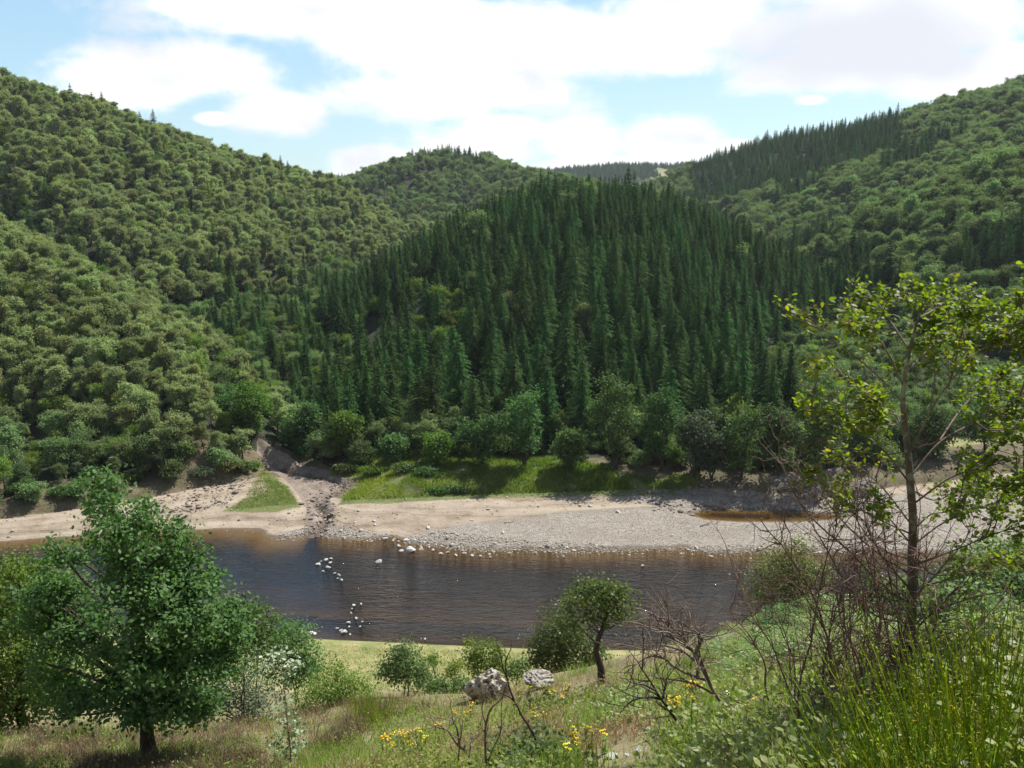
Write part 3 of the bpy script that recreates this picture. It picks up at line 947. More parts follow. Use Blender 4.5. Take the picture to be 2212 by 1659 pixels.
rng0 = np.random.default_rng(5)
for i in range(5):
    add_proto('spruce', *spruce_geo(rng0, 10.0, rng0.uniform(4.4, 5.6)), M_BARK, M_SPRUCE)
for i in range(5):
    add_proto('olive', *broadleaf_geo(rng0, 10.0, rng0.uniform(4.6, 6.2), 330, 12, 0.36, True), M_BARK, M_OLIVE)
for i in range(5):
    add_proto('green', *broadleaf_geo(rng0, 10.0, rng0.uniform(5.4, 7.4), 330, 12, 0.38, False), M_BARK, M_GREEN)
for i in range(3):
    add_proto('fresh', *broadleaf_geo(rng0, 10.0, rng0.uniform(6.0, 7.6), 230, 16, 0.36, False), M_BARK, M_FRESH)


def bush_geo(rng):
    tr, cr = Geo(), Geo()
    for k in range(4):
        T = wander0(rng, 7.0)
        tr.tube(T, np.linspace(0.16, 0.05, 6), 5)
    blobs = [(0, 0, 4.5, 3.4, 3.4, 4.2)]
    for i in range(9):
        a = i * 2.4
        r = rng.uniform(1.5, 3.6)
        b = rng.uniform(1.6, 2.6)
        blobs.append((math.cos(a) * r, math.sin(a) * r, rng.uniform(1.2, 7.6), b, b, b))
    crown(rng, cr, blobs, 210, 15, 0.62, 0.75, up=0.5, flat=0.85)
    return tr, cr


def wander0(rng, h):
    return np.stack([np.linspace(0, rng.normal() * 2.0, 6), np.linspace(0, rng.normal() * 2.0, 6), np.linspace(-0.3, h * rng.uniform(0.7, 1.1), 6)], -1)


for i in range(4):
    add_proto('bush', *bush_geo(rng0), M_BARK, M_ALDER if i % 2 else M_GREEN)


def scatter(name, kind, pts, sc, rz, pid, label):
    me = bpy.data.meshes.new(name)
    me.vertices.add(len(pts))
    me.vertices.foreach_set('co', np.asarray(pts, np.float32).ravel())
    for nm, typ, v in (('scl', 'FLOAT', sc), ('rz', 'FLOAT', rz), ('pid', 'INT', pid)):
        a = me.attributes.new(nm, typ, 'POINT')
        a.data.foreach_set('value', np.asarray(v, np.int32 if typ == 'INT' else np.float32))
    o = obj(name, me)
    ng = bpy.data.node_groups.new(name, 'GeometryNodeTree')
    ng.interface.new_socket('Geometry', in_out='INPUT', socket_type='NodeSocketGeometry')
    ng.interface.new_socket('Geometry', in_out='OUTPUT', socket_type='NodeSocketGeometry')
    N, L = ng.nodes, ng.links
    gi, go = N.new('NodeGroupInput'), N.new('NodeGroupOutput')
    ci = N.new('GeometryNodeCollectionInfo')
    ci.inputs['Collection'].default_value = PCOL[kind]
    ci.inputs['Separate Children'].default_value = True
    ci.inputs['Reset Children'].default_value = True
    ip = N.new('GeometryNodeInstanceOnPoints')
    ip.inputs['Pick Instance'].default_value = True

    def attr(nm, typ):
        a = N.new('GeometryNodeInputNamedAttribute')
        a.data_type = typ
        a.inputs[0].default_value = nm
        return a.outputs[0]
    cv = N.new('ShaderNodeCombineXYZ')
    L.new(attr('rz', 'FLOAT'), cv.inputs[2])
    L.new(gi.outputs[0], ip.inputs['Points'])
    L.new(ci.outputs[0], ip.inputs['Instance'])
    L.new(attr('pid', 'INT'), ip.inputs['Instance Index'])
    e2r = N.new('FunctionNodeEulerToRotation')
    L.new(cv.outputs[0], e2r.inputs[0])
    L.new(e2r.outputs[0], ip.inputs['Rotation'])
    L.new(attr('scl', 'FLOAT'), ip.inputs['Scale'])
    L.new(ip.outputs[0], go.inputs[0])
    md = o.modifiers.new('scatter', 'NODES')
    md.node_group = ng
    tag(o, label, kind='stuff')
    return o


# ------------------------------------------------------------------ the woods
rw = np.random.default_rng(11)


def jit(x0, x1, y0, y1, s):
    X, Y = np.meshgrid(np.arange(x0, x1, s), np.arange(y0, y1, s * 0.9))
    X = X + (np.arange(X.shape[0]) % 2)[:, None] * s * 0.5
    return (X + rw.normal(size=X.shape) * s * 0.27).ravel(), (Y + rw.normal(size=Y.shape) * s * 0.27).ravel()


cand = []
x, y = jit(-330, 330, 98, 240, 3.4)
cand.append((x, y))
x, y = jit(-130, -20, 95, 215, 3.0)
k_ = (line_d(x, y, HR['spur'])[0] < 16)
cand.append((x[k_], y[k_]))
x, y = jit(-420, 420, 240, 480, 4.0)
cand.append((x, y))
x, y = jit(-500, 600, 480, 800, 4.8)
cand.append((x, y))
x, y = jit(-500, 900, 1200, 1560, 7.5)
cand.append((x, y))
CX = np.concatenate([c[0] for c in cand])
CY = np.concatenate([c[1] for c in cand])
qx, qy, dep = project(np.stack([CX, CY, np.full(CX.shape, 40.0)], -1))
k = (qx > -60) & (qx < 1084)
CX, CY = CX[k], CY[k]
CZ, CH, CI = terrain(CX, CY, True)
bare = (CY < CI['yB'] + np.where((CX > -22) & (CX < 14), 11.0, 4.0)) | (CI['ds'] < 3.2)
px_, py_, dep_ = project(np.stack([CX, CY, CZ], -1))
pas = far_m[np.clip(np.searchsorted(YS, CY), 0, len(YS) - 1), np.clip(np.searchsorted(XS, CX), 0, len(XS) - 1)] * 0.0
past = np.array([PASTURE[np.clip(np.searchsorted(YS, b), 0, len(YS) - 1), np.clip(np.searchsorted(XS, a), 0, len(XS) - 1)] for a, b in zip(CX, CY)]) > 0.5
field_r = poly_sd(CX, CY, [at_z(px, py, 2.0)[:2] for px, py in [(945, 462), (935, 446), (1080, 438), (1120, 464)]]) < 1
head = poly_sd(CX, CY, [at_z(px, py, 2.0)[:2] for px, py in [(222, 492), (236, 478), (262, 466), (285, 482), (262, 492)]]) < 0.5
ok = (fbm(CX / 9, CY / 9, 47, 2) > -0.37) & (line_d(CX, CY, GULLY)[0] > 1.5) & ~bare & ~past & ~field_r & ~head & (CH >= -1)
CX, CY, CZ, CH, px_, py_, dep_ = [a[ok] for a in (CX, CY, CZ, CH, px_, py_, dep_)]
nz = fbm(CX / 38, CY / 38, 41, 3)
hn = np.array(HN + ['floor'])[CH]
u = rw.random(len(CX))
kind = np.where(np.isin(hn, ['west', 'spur']), 'olive', 'green').astype(object)
# the planted spruce hill is laid out separately in rows; drop candidates there
on_p = (hn == 'spruce')
low_left = on_p & (px_ < 470) & (py_ > 300) & (u < 0.55) & (nz > -0.2)
kind[low_left] = 'fresh'
keep = ~on_p | low_left | (on_p & (u < 0.015))
kind[(hn == 'spur') & (u < 0.2)] = 'fresh'
gull = (line_d(CX, CY, GULLY)[0] < 16) & (hn != 'spur')  # darker trees along the gully; their leaf colour also stands in for shade
kind[gull] = 'green'
kind[gull & (u < 0.4)] = 'spruce'
kind[(hn == 'west') & (u < 0.03)] = 'spruce'
kind[np.isin(hn, ['west', 'floor', 'spruce']) & (px_ > 205) & (px_ < 400) & (py_ > 285) & (u < 0.45)] = 'spruce'
kind[(hn == 'west') & (u > 0.9)] = 'fresh'
kind[(hn == 'east_front') & (nz > 0.045)] = 'spruce'
kind[(hn == 'east_mid') & (nz > 0.17)] = 'spruce'
patch = (hn == 'east_back') & (px_ > 690) & (px_ < 905) & (py_ < 215 - (px_ - 690) * 0.12 + nz * 40) & (py_ > 0)
kind[patch] = 'spruce'
topb = (hn == 'back') & (px_ < 482) & (py_ < 176 + nz * 12) & (px_ > 345)
topb &= line_d(CX, CY, HR['back'])[0] < 14
kind[topb] = 'spruce'
kind[(hn == 'plateau') & (nz > -0.5)] = 'spruce'
kind[(hn == 'floor') & (u > 0.8)] = 'fresh'
# spruce rows
ry = np.arange(108, 345, 3.4)
rows = []
for yy in ry:
    sc_ = np.interp(yy, [108, 180, 260, 345], [1.12, 1.0, 0.85, 0.85])
    xc = np.interp(yy, [108, 150, 210, 260, 345], [9, 11, 14, 26, 60])
    for kx in range(-34, 35):
        rows.append((xc + kx * 4.1 * sc_ + rw.normal() * 0.8 + (fbm(yy / 30, kx * 0.21, 77, 2) * 3), yy + rw.normal() * 0.9 + (kx % 2) * 1.3))
rows = np.array(rows)
SX, SY = rows[:, 0], rows[:, 1]
SZ, SH, SI = terrain(SX, SY, True)
sp_ok = (SH == HN.index('spruce')) & (SY > SI['yB'] + 12.5) & (SI['ds'] > 4) | ((SH == -1) & (SY > SI['yB'] + 13) & (SI['ds'] > 4) & (SX > -30))
spx, spy, _ = project(np.stack([SX, SY, SZ], -1))
us = rw.random(len(SX))
ll = (spx < 470) & (spy > 300)
sp_ok &= ~(ll & (us < 0.55))
sp_ok &= (us > 0.02) & (spx < np.interp(spy, [200, 270, 330, 420], [815, 840, 865, 860])) & ~((SX > 42) & (SH == -1))
TX = np.concatenate([CX[keep], SX[sp_ok]])
TY = np.concatenate([CY[keep], SY[sp_ok]])
TZ = np.concatenate([CZ[keep], SZ[sp_ok]])
TK = np.concatenate([kind[keep], np.array(['spruce'] * sp_ok.sum(), object)])
TN = np.concatenate([hn[keep], np.array(['spruce'] * sp_ok.sum(), object)])
n = len(TX)
base_h = {'spruce': 9.0, 'olive': 6.5, 'green': 5.9, 'fresh': 5.2}
TH = np.array([base_h[k] for k in TK]) * (1 + rw.normal(size=n) * 0.22).clip(0.55, 1.45)
isP = (TN == 'spruce') & (TK == 'spruce')
TH[isP] = (np.interp(TY[isP], [108, 140, 190, 240, 340], [12.0, 10.5, 9.0, 7.6, 7.0]) * (1 + rw.normal(size=isP.sum()) * 0.15))
TH[(TN == 'east_back') & (TK == 'spruce')] *= 0.85
TH[(TN == 'plateau')] *= 0.95
TH[(TN == 'back') & (TK == 'spruce')] *= 0.85
TH[(TN == 'spur')] *= 0.72
gl = line_d(TX, TY, GULLY)[0] < 15
TH[gl & (TN != 'spur')] *= 0.85
TH[(TN == 'floor')] *= 0.7
# what can be seen past the bare ground
top = np.stack([TX, TY, TZ + TH * 0.9], -1)
tpx, tpy, tdep = project(top)
vis = (tpx > -50) & (tpx < 1074) & (tpy > -60)
for s in np.linspace(0.25, 0.985, 46):
    P = np.array([0, 0, EYE]) * (1 - s) + top * s
    vis &= P[:, 2] > hmap(P[:, 0], P[:, 1]) + 0.0
TX, TY, TZ, TK, TN, TH, tpx, tpy, tdep = [a[vis] for a in (TX, TY, TZ, TK, TN, TH, tpx, tpy, tdep)]
size_px = TH * FPX / tdep

PLACE = {
    'spur': ('on the low spur beside the stream mouth', 'broadleaf trees on the low spur'),
    'west': ('on the long olive green hillside', 'broadleaf trees on the olive hillside'),
    'spruce': ('among the spruces of the central hill', 'broadleaf trees among the hill spruces'),
    'east_front': ('on the shaded spur opposite the olive hillside', 'trees on the shaded spur'),
    'east_mid': ('on the second ridge behind the shaded spur', 'trees on the second ridge'),
    'east_back': ('on the high ridge against the cloudy sky', 'trees on the high ridge'),
    'back': ('on the round hill behind the spruces', 'trees on the round back hill'),
    'plateau': ('on the far plateau', 'trees on the far plateau'),
    'floor': ('on the flat valley floor behind the beach', 'trees on the valley floor'),
}
LOOK = {'olive': 'olive green oak with a rounded crown', 'green': 'mid green broadleaf with a domed crown', 'fresh': 'bright green young broadleaf'}


def plant_tree(i):
    k = TK[i]
    loc = (TX[i], TY[i], TZ[i] - 0.15)
    if k == 'spruce':
        if TN[i] == 'spruce':
            b = 'at the dark foot of the central hill' if TY[i] < 132 else ('on the lower slope of the central hill' if TY[i] < 158 else ('on the middle slope of the central hill' if TY[i] < 195 else 'near the crest of the central hill'))
            side = 'toward the stream gully' if tpx[i] < 430 else ('facing the beach' if tpx[i] < 640 else 'toward the shaded spur')
            hgt = 'tall' if TH[i] > 11.5 else ('short' if TH[i] < 9.0 else 'medium')
            lab, grp = '%s dark spruce %s, %s' % (hgt, b, side), 'spruces on the central hill'
        else:
            lab, grp = 'dark pointed spruce ' + PLACE[TN[i]][0], 'spruces ' + PLACE[TN[i]][0]
        nm, cat = 'spruce_tree', 'spruce'
    else:
        lab, grp = LOOK[k] + ' ' + PLACE[TN[i]][0], PLACE[TN[i]][1]
        nm, cat = 'broadleaf_tree', 'tree'
    v = rw.integers(len(PROTO[k]))
    t = thing(nm, lab, cat, loc, rw.random() * 6.28, grp)
    s = TH[i] / 10.0
    wv = rw.uniform(0.9, 1.15)
    t.scale = (s * wv, s * wv, s)
    obj('trunk', PROTO[k][v][0], t)
    obj('crown', PROTO[k][v][1], t)


TAKEN = np.zeros(len(TX), bool)
for grp_kinds in (('spruce',), ('olive', 'green', 'fresh')):
    m_ = np.isin(TK, grp_kinds) & (tpy > 0) & (tpx > 0) & (tpx < 1024)
    ids = np.nonzero(m_)[0]
    ids = ids[np.argsort(-size_px[ids])][:300]
    for i in ids:
        plant_tree(i)
    TAKEN[ids] = True
NAMES = {'spruce': ('spruce_forest', 'distant spruces massed on the hills'), 'olive': ('oak_forest', 'olive green oak wood covering the long hillside'),
         'green': ('beech_forest', 'mid green broadleaf wood covering the far ridges'), 'fresh': ('thicket_forest', 'bright green broadleaf growth within the woods')}
for k, (nm, lab) in NAMES.items():
    ids = np.nonzero((TK == k) & ~TAKEN)[0]
    if len(ids):
        scatter(nm, k, np.stack([TX[ids], TY[ids], TZ[ids] - 0.15], -1), TH[ids] / 10 * rw.uniform(0.95, 1.1, len(ids)), rw.random(len(ids)) * 6.28, rw.integers(0, len(PROTO[k]), len(ids)), lab)
print('TREES', len(TX), {k: int((TK == k).sum()) for k in NAMES})
# ------------------------------------------------------------------ rocks and stones
def wander(rng, a, d, L, n=7, wig=0.12, lift=0.0):
    P = [np.asarray(a, float)]
    d = unit(np.asarray(d, float))
    for i in range(n - 1):
        d = unit(d + rng.normal(size=3) * wig + np.array([0, 0, lift]))
        P.append(P[-1] + d * L / (n - 1))
    return np.array(P)


def rock_geo(rng, sub=3, planes=14, squash=(1, 1, 0.8), rough=0.05, fine=0.0):
    import bmesh
    bm = bmesh.new()
    bmesh.ops.create_icosphere(bm, subdivisions=sub, radius=1)
    V = np.array([v.co[:] for v in bm.verts])
    F = np.array([[v.index for v in f.verts] for f in bm.faces])
    bm.free()
    pn = unit(rng.normal(size=(planes, 3)))
    pd = rng.uniform(0.62, 0.95, planes)
    dots = V @ pn.T
    rr = np.where(dots > 0.05, pd[None] / np.maximum(dots, 0.05), 9).min(1)
    rr = np.minimum(rr, 1.15)
    o = rng.random() * 50
    rr = rr * (1 + rough * 2 * fbm(V[:, 0] * 2.2 + o, V[:, 1] * 2.2 + V[:, 2] * 3.1, 3, 3))
    if fine:
        rr = rr * (1 - fine * np.clip(np.abs(fbm(V[:, 0] * 5 + V[:, 2] * 1.3 + o, V[:, 1] * 5 - V[:, 2] * 1.1, 9, 3)) < 0.035, 0, 1) + fine * 0.8 * fbm(V[:, 0] * 9 + o, V[:, 2] * 3 + V[:, 1] * 7, 4, 3))
    V = V * rr[:, None] * np.array(squash)
    g = Geo()
    g.add(V, F, 0.5)
    return g


rs = np.random.default_rng(23)
STONES = [rock_geo(rs, 2, 12, (1, 0.85, 0.62)).mesh('stone', [M_STONE]) for _ in range(6)]


def mpp(P):
    return float(project(np.asarray(P))[2]) / FPX


def stone(px, py, wpx, label, group=None, z=None, hf=1.0, name='boulder', me=None, cat='boulder'):
    P = at_z(px, py, 0) if z == 0 else hit(px, py)
    r = wpx * mpp(P) / 2
    o = obj(name, me or STONES[rs.integers(6)], None, (P[0], P[1], P[2] + r * 0.18 * hf))
    o.scale = (r, r * rs.uniform(0.75, 1.0), r * hf * rs.uniform(0.8, 1.1))
    o.rotation_euler = (rs.normal() * 0.15, rs.normal() * 0.15, rs.random() * 6.28)
    tag(o, label, cat, group)
    return o


stone(410, 551, 12, 'largest white boulder standing in the water off the gravel point', z=0, hf=1.2)
stone(385, 539.5, 7.5, 'grey rounded boulder at the water edge on the sandy side of the point', z=0)
stone(379, 562, 7, 'lone white stone out in the dark water between the boulder and the stone cluster', z=0)
stone(344, 632.5, 8, 'biggest white stone of the group by the near bank', z=0)
stone(313, 633.5, 8, 'long flat pale stone lying against the near bank', z=0, hf=0.6)
for px, py, w in [(318, 565, 6), (326, 560.5, 6), (330.5, 563, 4), (328, 568, 6), (323, 571.5, 4), (321, 562, 4), (331, 559, 4)]:
    stone(px, py, w, 'white stone in the tight cluster out in the dark calm water', 'stones clustered in mid river', z=0)
for px, py, w in [(335, 573.5, 3), (339, 575.5, 4.5), (341.5, 580.5, 4.5), (338, 578.5, 3), (353.6, 605.5, 4.5), (352, 609, 3), (361, 604, 3), (356, 618.5, 4), (362, 622, 3),
                  (360, 627, 3.5), (348.6, 623, 5), (349, 627, 3), (337, 629, 4.5), (341, 630.5, 4), (350, 634.5, 3.5), (308, 636, 4), (425, 639, 3.5), (351, 613, 2.5)]:
    stone(px, py, w, 'small pale stone in the line strung across the river', 'stones strung across the river', z=0)
for px, py, w in [(407, 541, 7), (398.5, 546.5, 6), (401, 551.5, 5.5), (421, 549, 6), (433, 550.5, 5), (441, 554, 5), (429, 547.5, 4), (415, 541, 5), (424, 543, 4), (448, 552.5, 4), (456, 555.5, 4),
                  (464, 554, 5), (472, 556, 5.5), (480, 556.5, 4.5), (490, 557.5, 3.5), (393, 541, 3.5), (436, 545, 3.5)]:
    stone(px, py, w, 'white stone in the shallows along the tip of the gravel bar', 'stones at the gravel tip', z=0)
for px, py, w in [(361, 531.5, 6), (374, 522, 4.5), (375, 525, 4), (428, 529, 6), (503, 533, 5), (618, 513, 6), (653, 504, 5.5), (590, 507, 5), (580, 506, 4), (696, 548.5, 5), (640, 503, 5), (560, 500, 4.5), (355, 523, 3.5), (672, 536, 4), (472, 521, 3.5)]:
    stone(px, py, w, 'small grey stone lying alone on the pale beach', 'stones scattered on the beach')
stone(642.5, 566, 3.5, 'single white stone breaking the water off the gravel beach', z=0)


def flat_rand(px_poly, n, z, rng):
    poly = np.array([at_z(px, py, z)[:2] for px, py in px_poly])
    out = np.zeros((0, 2))
    while len(out) < n:
        q = rng.uniform(poly.min(0), poly.max(0), (n * 2, 2))
        out = np.concatenate([out, q[poly_sd(q[:, 0], q[:, 1], poly) < 0]])
    return out[:n]


def pebbles(name, P, size, label, mat, rng, lift=0.25):
    import bmesh
    bm = bmesh.new()
    bmesh.ops.create_icosphere(bm, subdivisions=1, radius=1)
    V0 = np.array([v.co[:] for v in bm.verts])
    F0 = np.array([[v.index for v in f.verts] for f in bm.faces])
    bm.free()
    n = len(P)
    a = rng.random(n) * 6.28
    S = np.stack([rng.uniform(0.7, 1.3, n), rng.uniform(0.6, 1.0, n), rng.uniform(0.35, 0.75, n)], -1) * size[:, None]
    V = V0[None] * S[:, None] * (1 + 0.35 * (rng.random((n, len(V0), 1)) - 0.5))
    c, s = np.cos(a)[:, None], np.sin(a)[:, None]
    V = np.stack([V[..., 0] * c - V[..., 1] * s, V[..., 0] * s + V[..., 1] * c, V[..., 2]], -1)
    z = hmap(P[:, 0], P[:, 1])
    V += np.stack([P[:, 0], P[:, 1], z + size * lift], -1)[:, None]
    g = Geo()
    g.add(V.reshape(-1, 3), (F0[None] + (np.arange(n) * len(V0))[:, None, None]).reshape(-1, 3), np.repeat(rng.random(n), len(F0)))
    return tag(obj(name, g.mesh(name, [mat])), label, kind='stuff')


P1 = flat_rand(GRAVEL_POLY, 19000, 0.5, rs)
P1 = P1[fbm(P1[:, 0] * 0.22, P1[:, 1] * 0.5, 95, 3) + rs.normal(size=len(P1)) * 0.12 > -0.08]
P1 = P1[(P1[:, 1] < np.interp(P1[:, 0], BANK[:, 0], BANK[:, 1]) + 0.5) & (poly_sd(P1[:, 0], P1[:, 1], POOL) > 0)]
P2 = flat_rand([(400, 553), (398, 540), (440, 534), (520, 541), (640, 547), (760, 546), (900, 547), (900, 556), (640, 558), (500, 558)], 6500, 0.1, rs)
P3 = flat_rand([(260, 540), (300, 530), (330, 526), (400, 536), (400, 545), (330, 546), (290, 546)], 1500, 0.1, rs)
PG = np.concatenate([P1, P2, P3])
sz = np.concatenate([rs.lognormal(-3.25, 0.40, len(P1)), rs.lognormal(-2.75, 0.5, len(P2)), rs.lognormal(-2.7, 0.4, len(P3))]).clip(0.03, 0.42)
pebbles('gravel', PG, sz, 'pale loose gravel and cobbles covering the river bar', M_PEBBLE, rs)
P4 = flat_rand([(655, 508), (640, 494), (700, 487), (790, 496), (870, 496), (900, 506), (850, 512), (790, 511), (745, 511), (700, 513)], 800, 1.2, rs)
P4 = P4[poly_sd(P4[:, 0], P4[:, 1], POOL) > -0.1]
pebbles('scree', P4, rs.lognormal(-2.0, 0.55, len(P4)).clip(0.05, 0.6), 'broken grey slabs heaped below the dark rock face', M_CLIFF, rs)
P5 = flat_rand([(120, 512), (180, 492), (228, 478), (252, 480), (230, 500), (180, 514)], 500, 1.2, rs)
pebbles('rubble', P5, rs.lognormal(-2.2, 0.5, len(P5)).clip(0.05, 0.4), 'loose earthy rubble on the bank below the low spur', M_CLIFF, rs)

SS = np.array(STREAM)[:, :2]
ki = rs.integers(3, len(SS) - 1, 900)
fi = rs.random(900)[:, None]
P6 = SS[ki] * (1 - fi) + SS[ki + 1] * fi + rs.normal(size=(900, 2)) * 1.0
pebbles('stream_stones', P6, rs.lognormal(-2.5, 0.6, len(P6)).clip(0.03, 0.4), 'dark wet stones strewn along the dry stream bed', M_CLIFF, rs)
P7 = flat_rand([(0, 541), (0, 524), (160, 505), (300, 508), (470, 499), (640, 497), (640, 506), (480, 520), (400, 532), (260, 532), (120, 536)], 1500, 0.7, rs)
pebbles('beach_pebbles', P7, rs.lognormal(-3.1, 0.6, len(P7)).clip(0.02, 0.25), 'scattered small pebbles on the silty sand', M_PEBBLE, rs)

for px, py, lab in [(708, 526.5, 'thin bleached branch lying on the gravel below the pool'), (512, 524, 'short grey driftwood stick on the middle of the gravel bar')]:
    P = hit(px, py)
    g = Geo()
    g.tube(wander(rs, (-0.9, 0, 0.06), (1, 0.3, 0.02), 1.9, 7, 0.06), np.linspace(0.06, 0.03, 7), 6)
    g.tube(wander(rs, (0, 0.2, 0.08), (0.6, 0.7, 0.2), 0.6, 5, 0.1), np.linspace(0.03, 0.012, 5), 5)
    tag(obj('driftwood', g.mesh('driftwood', [M_DEAD], True), None, P), lab, 'driftwood')

# dark rock face behind the pool
for i, (px, py, w, h, lab) in enumerate([(793, 492, 40, 18, 'brown rock shelf under the bank trees behind the pool'), (833, 495, 52, 30, 'tallest dark rock face beside the brown pool'), (866, 497, 40, 17, 'low slanting rock slab toward the end of the rock face'), (815, 500, 34, 12, 'low layered ledge at the foot of the rock face')]):
    P = hit(px, py)
    r = w * mpp(P) / 2
    g = rock_geo(np.random.default_rng(70 + i), 4, 20, (1, 0.7, 1), 0.06, 0.16)
    o = obj('rock_outcrop', g.mesh('rock', [M_CLIFF]), None, (P[0], P[1] + r * 0.5, P[2] + 0.15))
    o.scale = (r * 1.15, r, h * mpp(P) * 0.9)
    o.rotation_euler = (0.1, 0.25, 0.4 * i)
    tag(o, lab, 'rock', 'rocks of the dark outcrop')


# ------------------------------------------------------------------ plants placed one by one
def px_blobs(bl, D, deep=0.9):
    out = []
    for b in bl:
        px, py, rx, ry = b[:4]
        d = D + (b[4] if len(b) > 4 else 0)
        c = at(px, py, d)
        m_ = mpp(c)
        out.append((*c, rx * m_, (rx + ry) / 2 * m_ * deep, ry * m_))
    return np.array(out)


def plant(name, label, cat, D, bl, mat, nc, nl, leaf, seed, group=None, tpl=LEAF, trunk=None, bark=None, limbs=16, tr_r=0.06, limb_r=0.03, inner=0.45, up=0.6, flat=0.7, cr=0.09, base=None, holes=None, stems=1):
    """a tree or shrub whose crown fills the given blobs; stands on the ground below them"""
    rng = np.random.default_rng(seed)
    B = px_blobs(bl, D)
    if base is None:
        bx, by = float((B[:, 0] * B[:, 3]).sum() / B[:, 3].sum()), D
    else:
        bx, by = base[0], base[1]
    bz = gz(bx, by) - 0.08
    root = thing(name, label, cat, (bx, by, bz), 0, group)
    B[:, :3] -= np.array([bx, by, bz])
    tg, cg = Geo(), Geo()
    zt = max(0.4, float((B[:, 2] * B[:, 3]).sum() / B[:, 3].sum()))
    ztop = float((B[:, 2] + B[:, 5] * 0.4).max())
    if trunk is not None:
        T = np.array([at(*p) for p in trunk]) - np.array([bx, by, bz])
        T = np.concatenate([[[T[0, 0], T[0, 1], min(T[0, 2], gz(bx + T[0, 0], by + T[0, 1]) - bz - 0.1)]], T[1:]])
    else:
        k = int(np.argmax(B[:, 2] + B[:, 5] * 0.4))
        e = np.array([B[k, 0] * 0.8, B[k, 1] * 0.8, ztop * 0.9])
        s = np.linspace(0, 1, 7)[:, None]
        T = e[None] * s + rng.normal(size=(7, 3)) * np.array([1, 1, 0]) * 0.025 * ztop * np.sin(s * 3.14)
    nT = len(T)
    tg.tube(T, np.linspace(tr_r, tr_r * 0.25, nT) * np.where(np.arange(nT) == 0, 1.25, 1), 8)
    for _ in range(stems - 1):
        k = rng.integers(len(B))
        s = np.linspace(0, 1, 6)[:, None]
        T2 = s * (B[k, :3] + rng.normal(size=3) * 0.3 * B[k, 3]) + rng.normal(size=(6, 3)) * 0.05 * s + np.array([rng.normal() * 0.15, rng.normal() * 0.15, 0]) * (1 - s)
        tg.tube(T2, np.linspace(tr_r * 0.7, tr_r * 0.2, 6), 6)
    R0 = float(np.mean(B[:, 3]))
    crown(rng, cg, B, nc, nl, leaf, cr * 0 + R0 * 0.16 if cr is None else cr, tpl, inner, up, 0, 0.17, flat, (T, limbs), tg, 0, limb_r, holes)
    obj('trunk', tg.mesh('trunk', [bark or M_BARK], True), root)
    obj('crown', cg.mesh('crown', [mat]), root)
    return root


def lumps(px, pb, pt, w, rng, n=9):
    """blobs for a rounded riverside crown between rows pt and pb"""
    h = pb - pt
    out = [(px, pt + h * 0.45, w * 0.34, h * 0.34)]
    for i in range(n):
        f = (i + 0.5) / n
        a = rng.uniform(-1, 1)
        ww = w * 0.5 * math.sin(math.pi * (0.15 + 0.8 * f)) ** 0.7
        r = w * rng.uniform(0.15, 0.23)
        out.append((px + a * (ww - r * 0.6), pt + r * 0.8 + f * h * 0.72, r, r * 0.9, rng.uniform(-1.5, 1.5)))
    return out


rt = np.random.default_rng(31)
RIVERSIDE = [
    (525, 466, 387, 44, M_ALDER, 'tall narrow alder standing at the edge of the lit bank grass'),
    (616, 470, 371, 58, M_ALDER, 'largest round alder in front of the dark spruces'),
    (662, 471, 384, 54, M_ALDER, 'round topped alder next to the largest one, beach side'),
    (482, 464, 415, 46, M_ALDER, 'low rounded alder bush at the foot of the spruces'),
    (741, 480, 405, 58, M_ALDER, 'broad full alder above the brown earth bank'),
    (694, 479, 409, 36, M_GREY, 'slim pale willow beside the round topped alder'),
    (712, 481, 428, 34, M_GREY, 'low silvery willow at the top of the earth bank'),
    (779, 480, 403, 50, M_ALDER, 'leafy alder above the rock face'),
    (738, 452, 394, 18, M_FRESH, 'thin yellow green treetop rising behind the broad alder'),
    (826, 480, 392, 62, M_ALDER, 'wide spreading alder beyond the rock face'),
    (868, 455, 362, 56, M_GREY, 'tall grey green willow behind the sapling branches'),
    (938, 456, 405, 50, M_ALDER, 'dark alder by the far pasture behind the sapling'),
    (985, 452, 398, 56, M_ALDER, 'bushy alder at the edge of the far pasture'),
    (436, 464, 432, 36, M_FRESH, 'bright green willow between spruces and bank grass'),
    (393, 462, 434, 34, M_ALDER, 'dark alder bush above the yellow green grass'),
    (345, 461, 408, 40, M_FRESH, 'leafy young tree by the top of the stream bed'),
    (300, 455, 400, 42, M_ALDER, 'alder shading the bend of the dry stream'),
    (252, 442, 380, 42, M_FRESH, 'pale fresh green tree at the mouth of the gully'),
    (570, 470, 428, 40, M_ALDER, 'low alder between the tall narrow one and the largest'),
]
for i, (px, pb, pt, w, mt, lab) in enumerate(RIVERSIDE):
    P = hit(px, pb)
    plant('riverside_tree', lab, 'tree', P[1], lumps(px, pb, pt, w, rt, 11), mt, 260, 17, 0.30, 300 + i, 'trees along the far river bank', QUAD, limbs=22, tr_r=0.16, limb_r=0.06, cr=0.38, up=0.5, flat=0.8, base=(P[0], P[1]), stems=2)
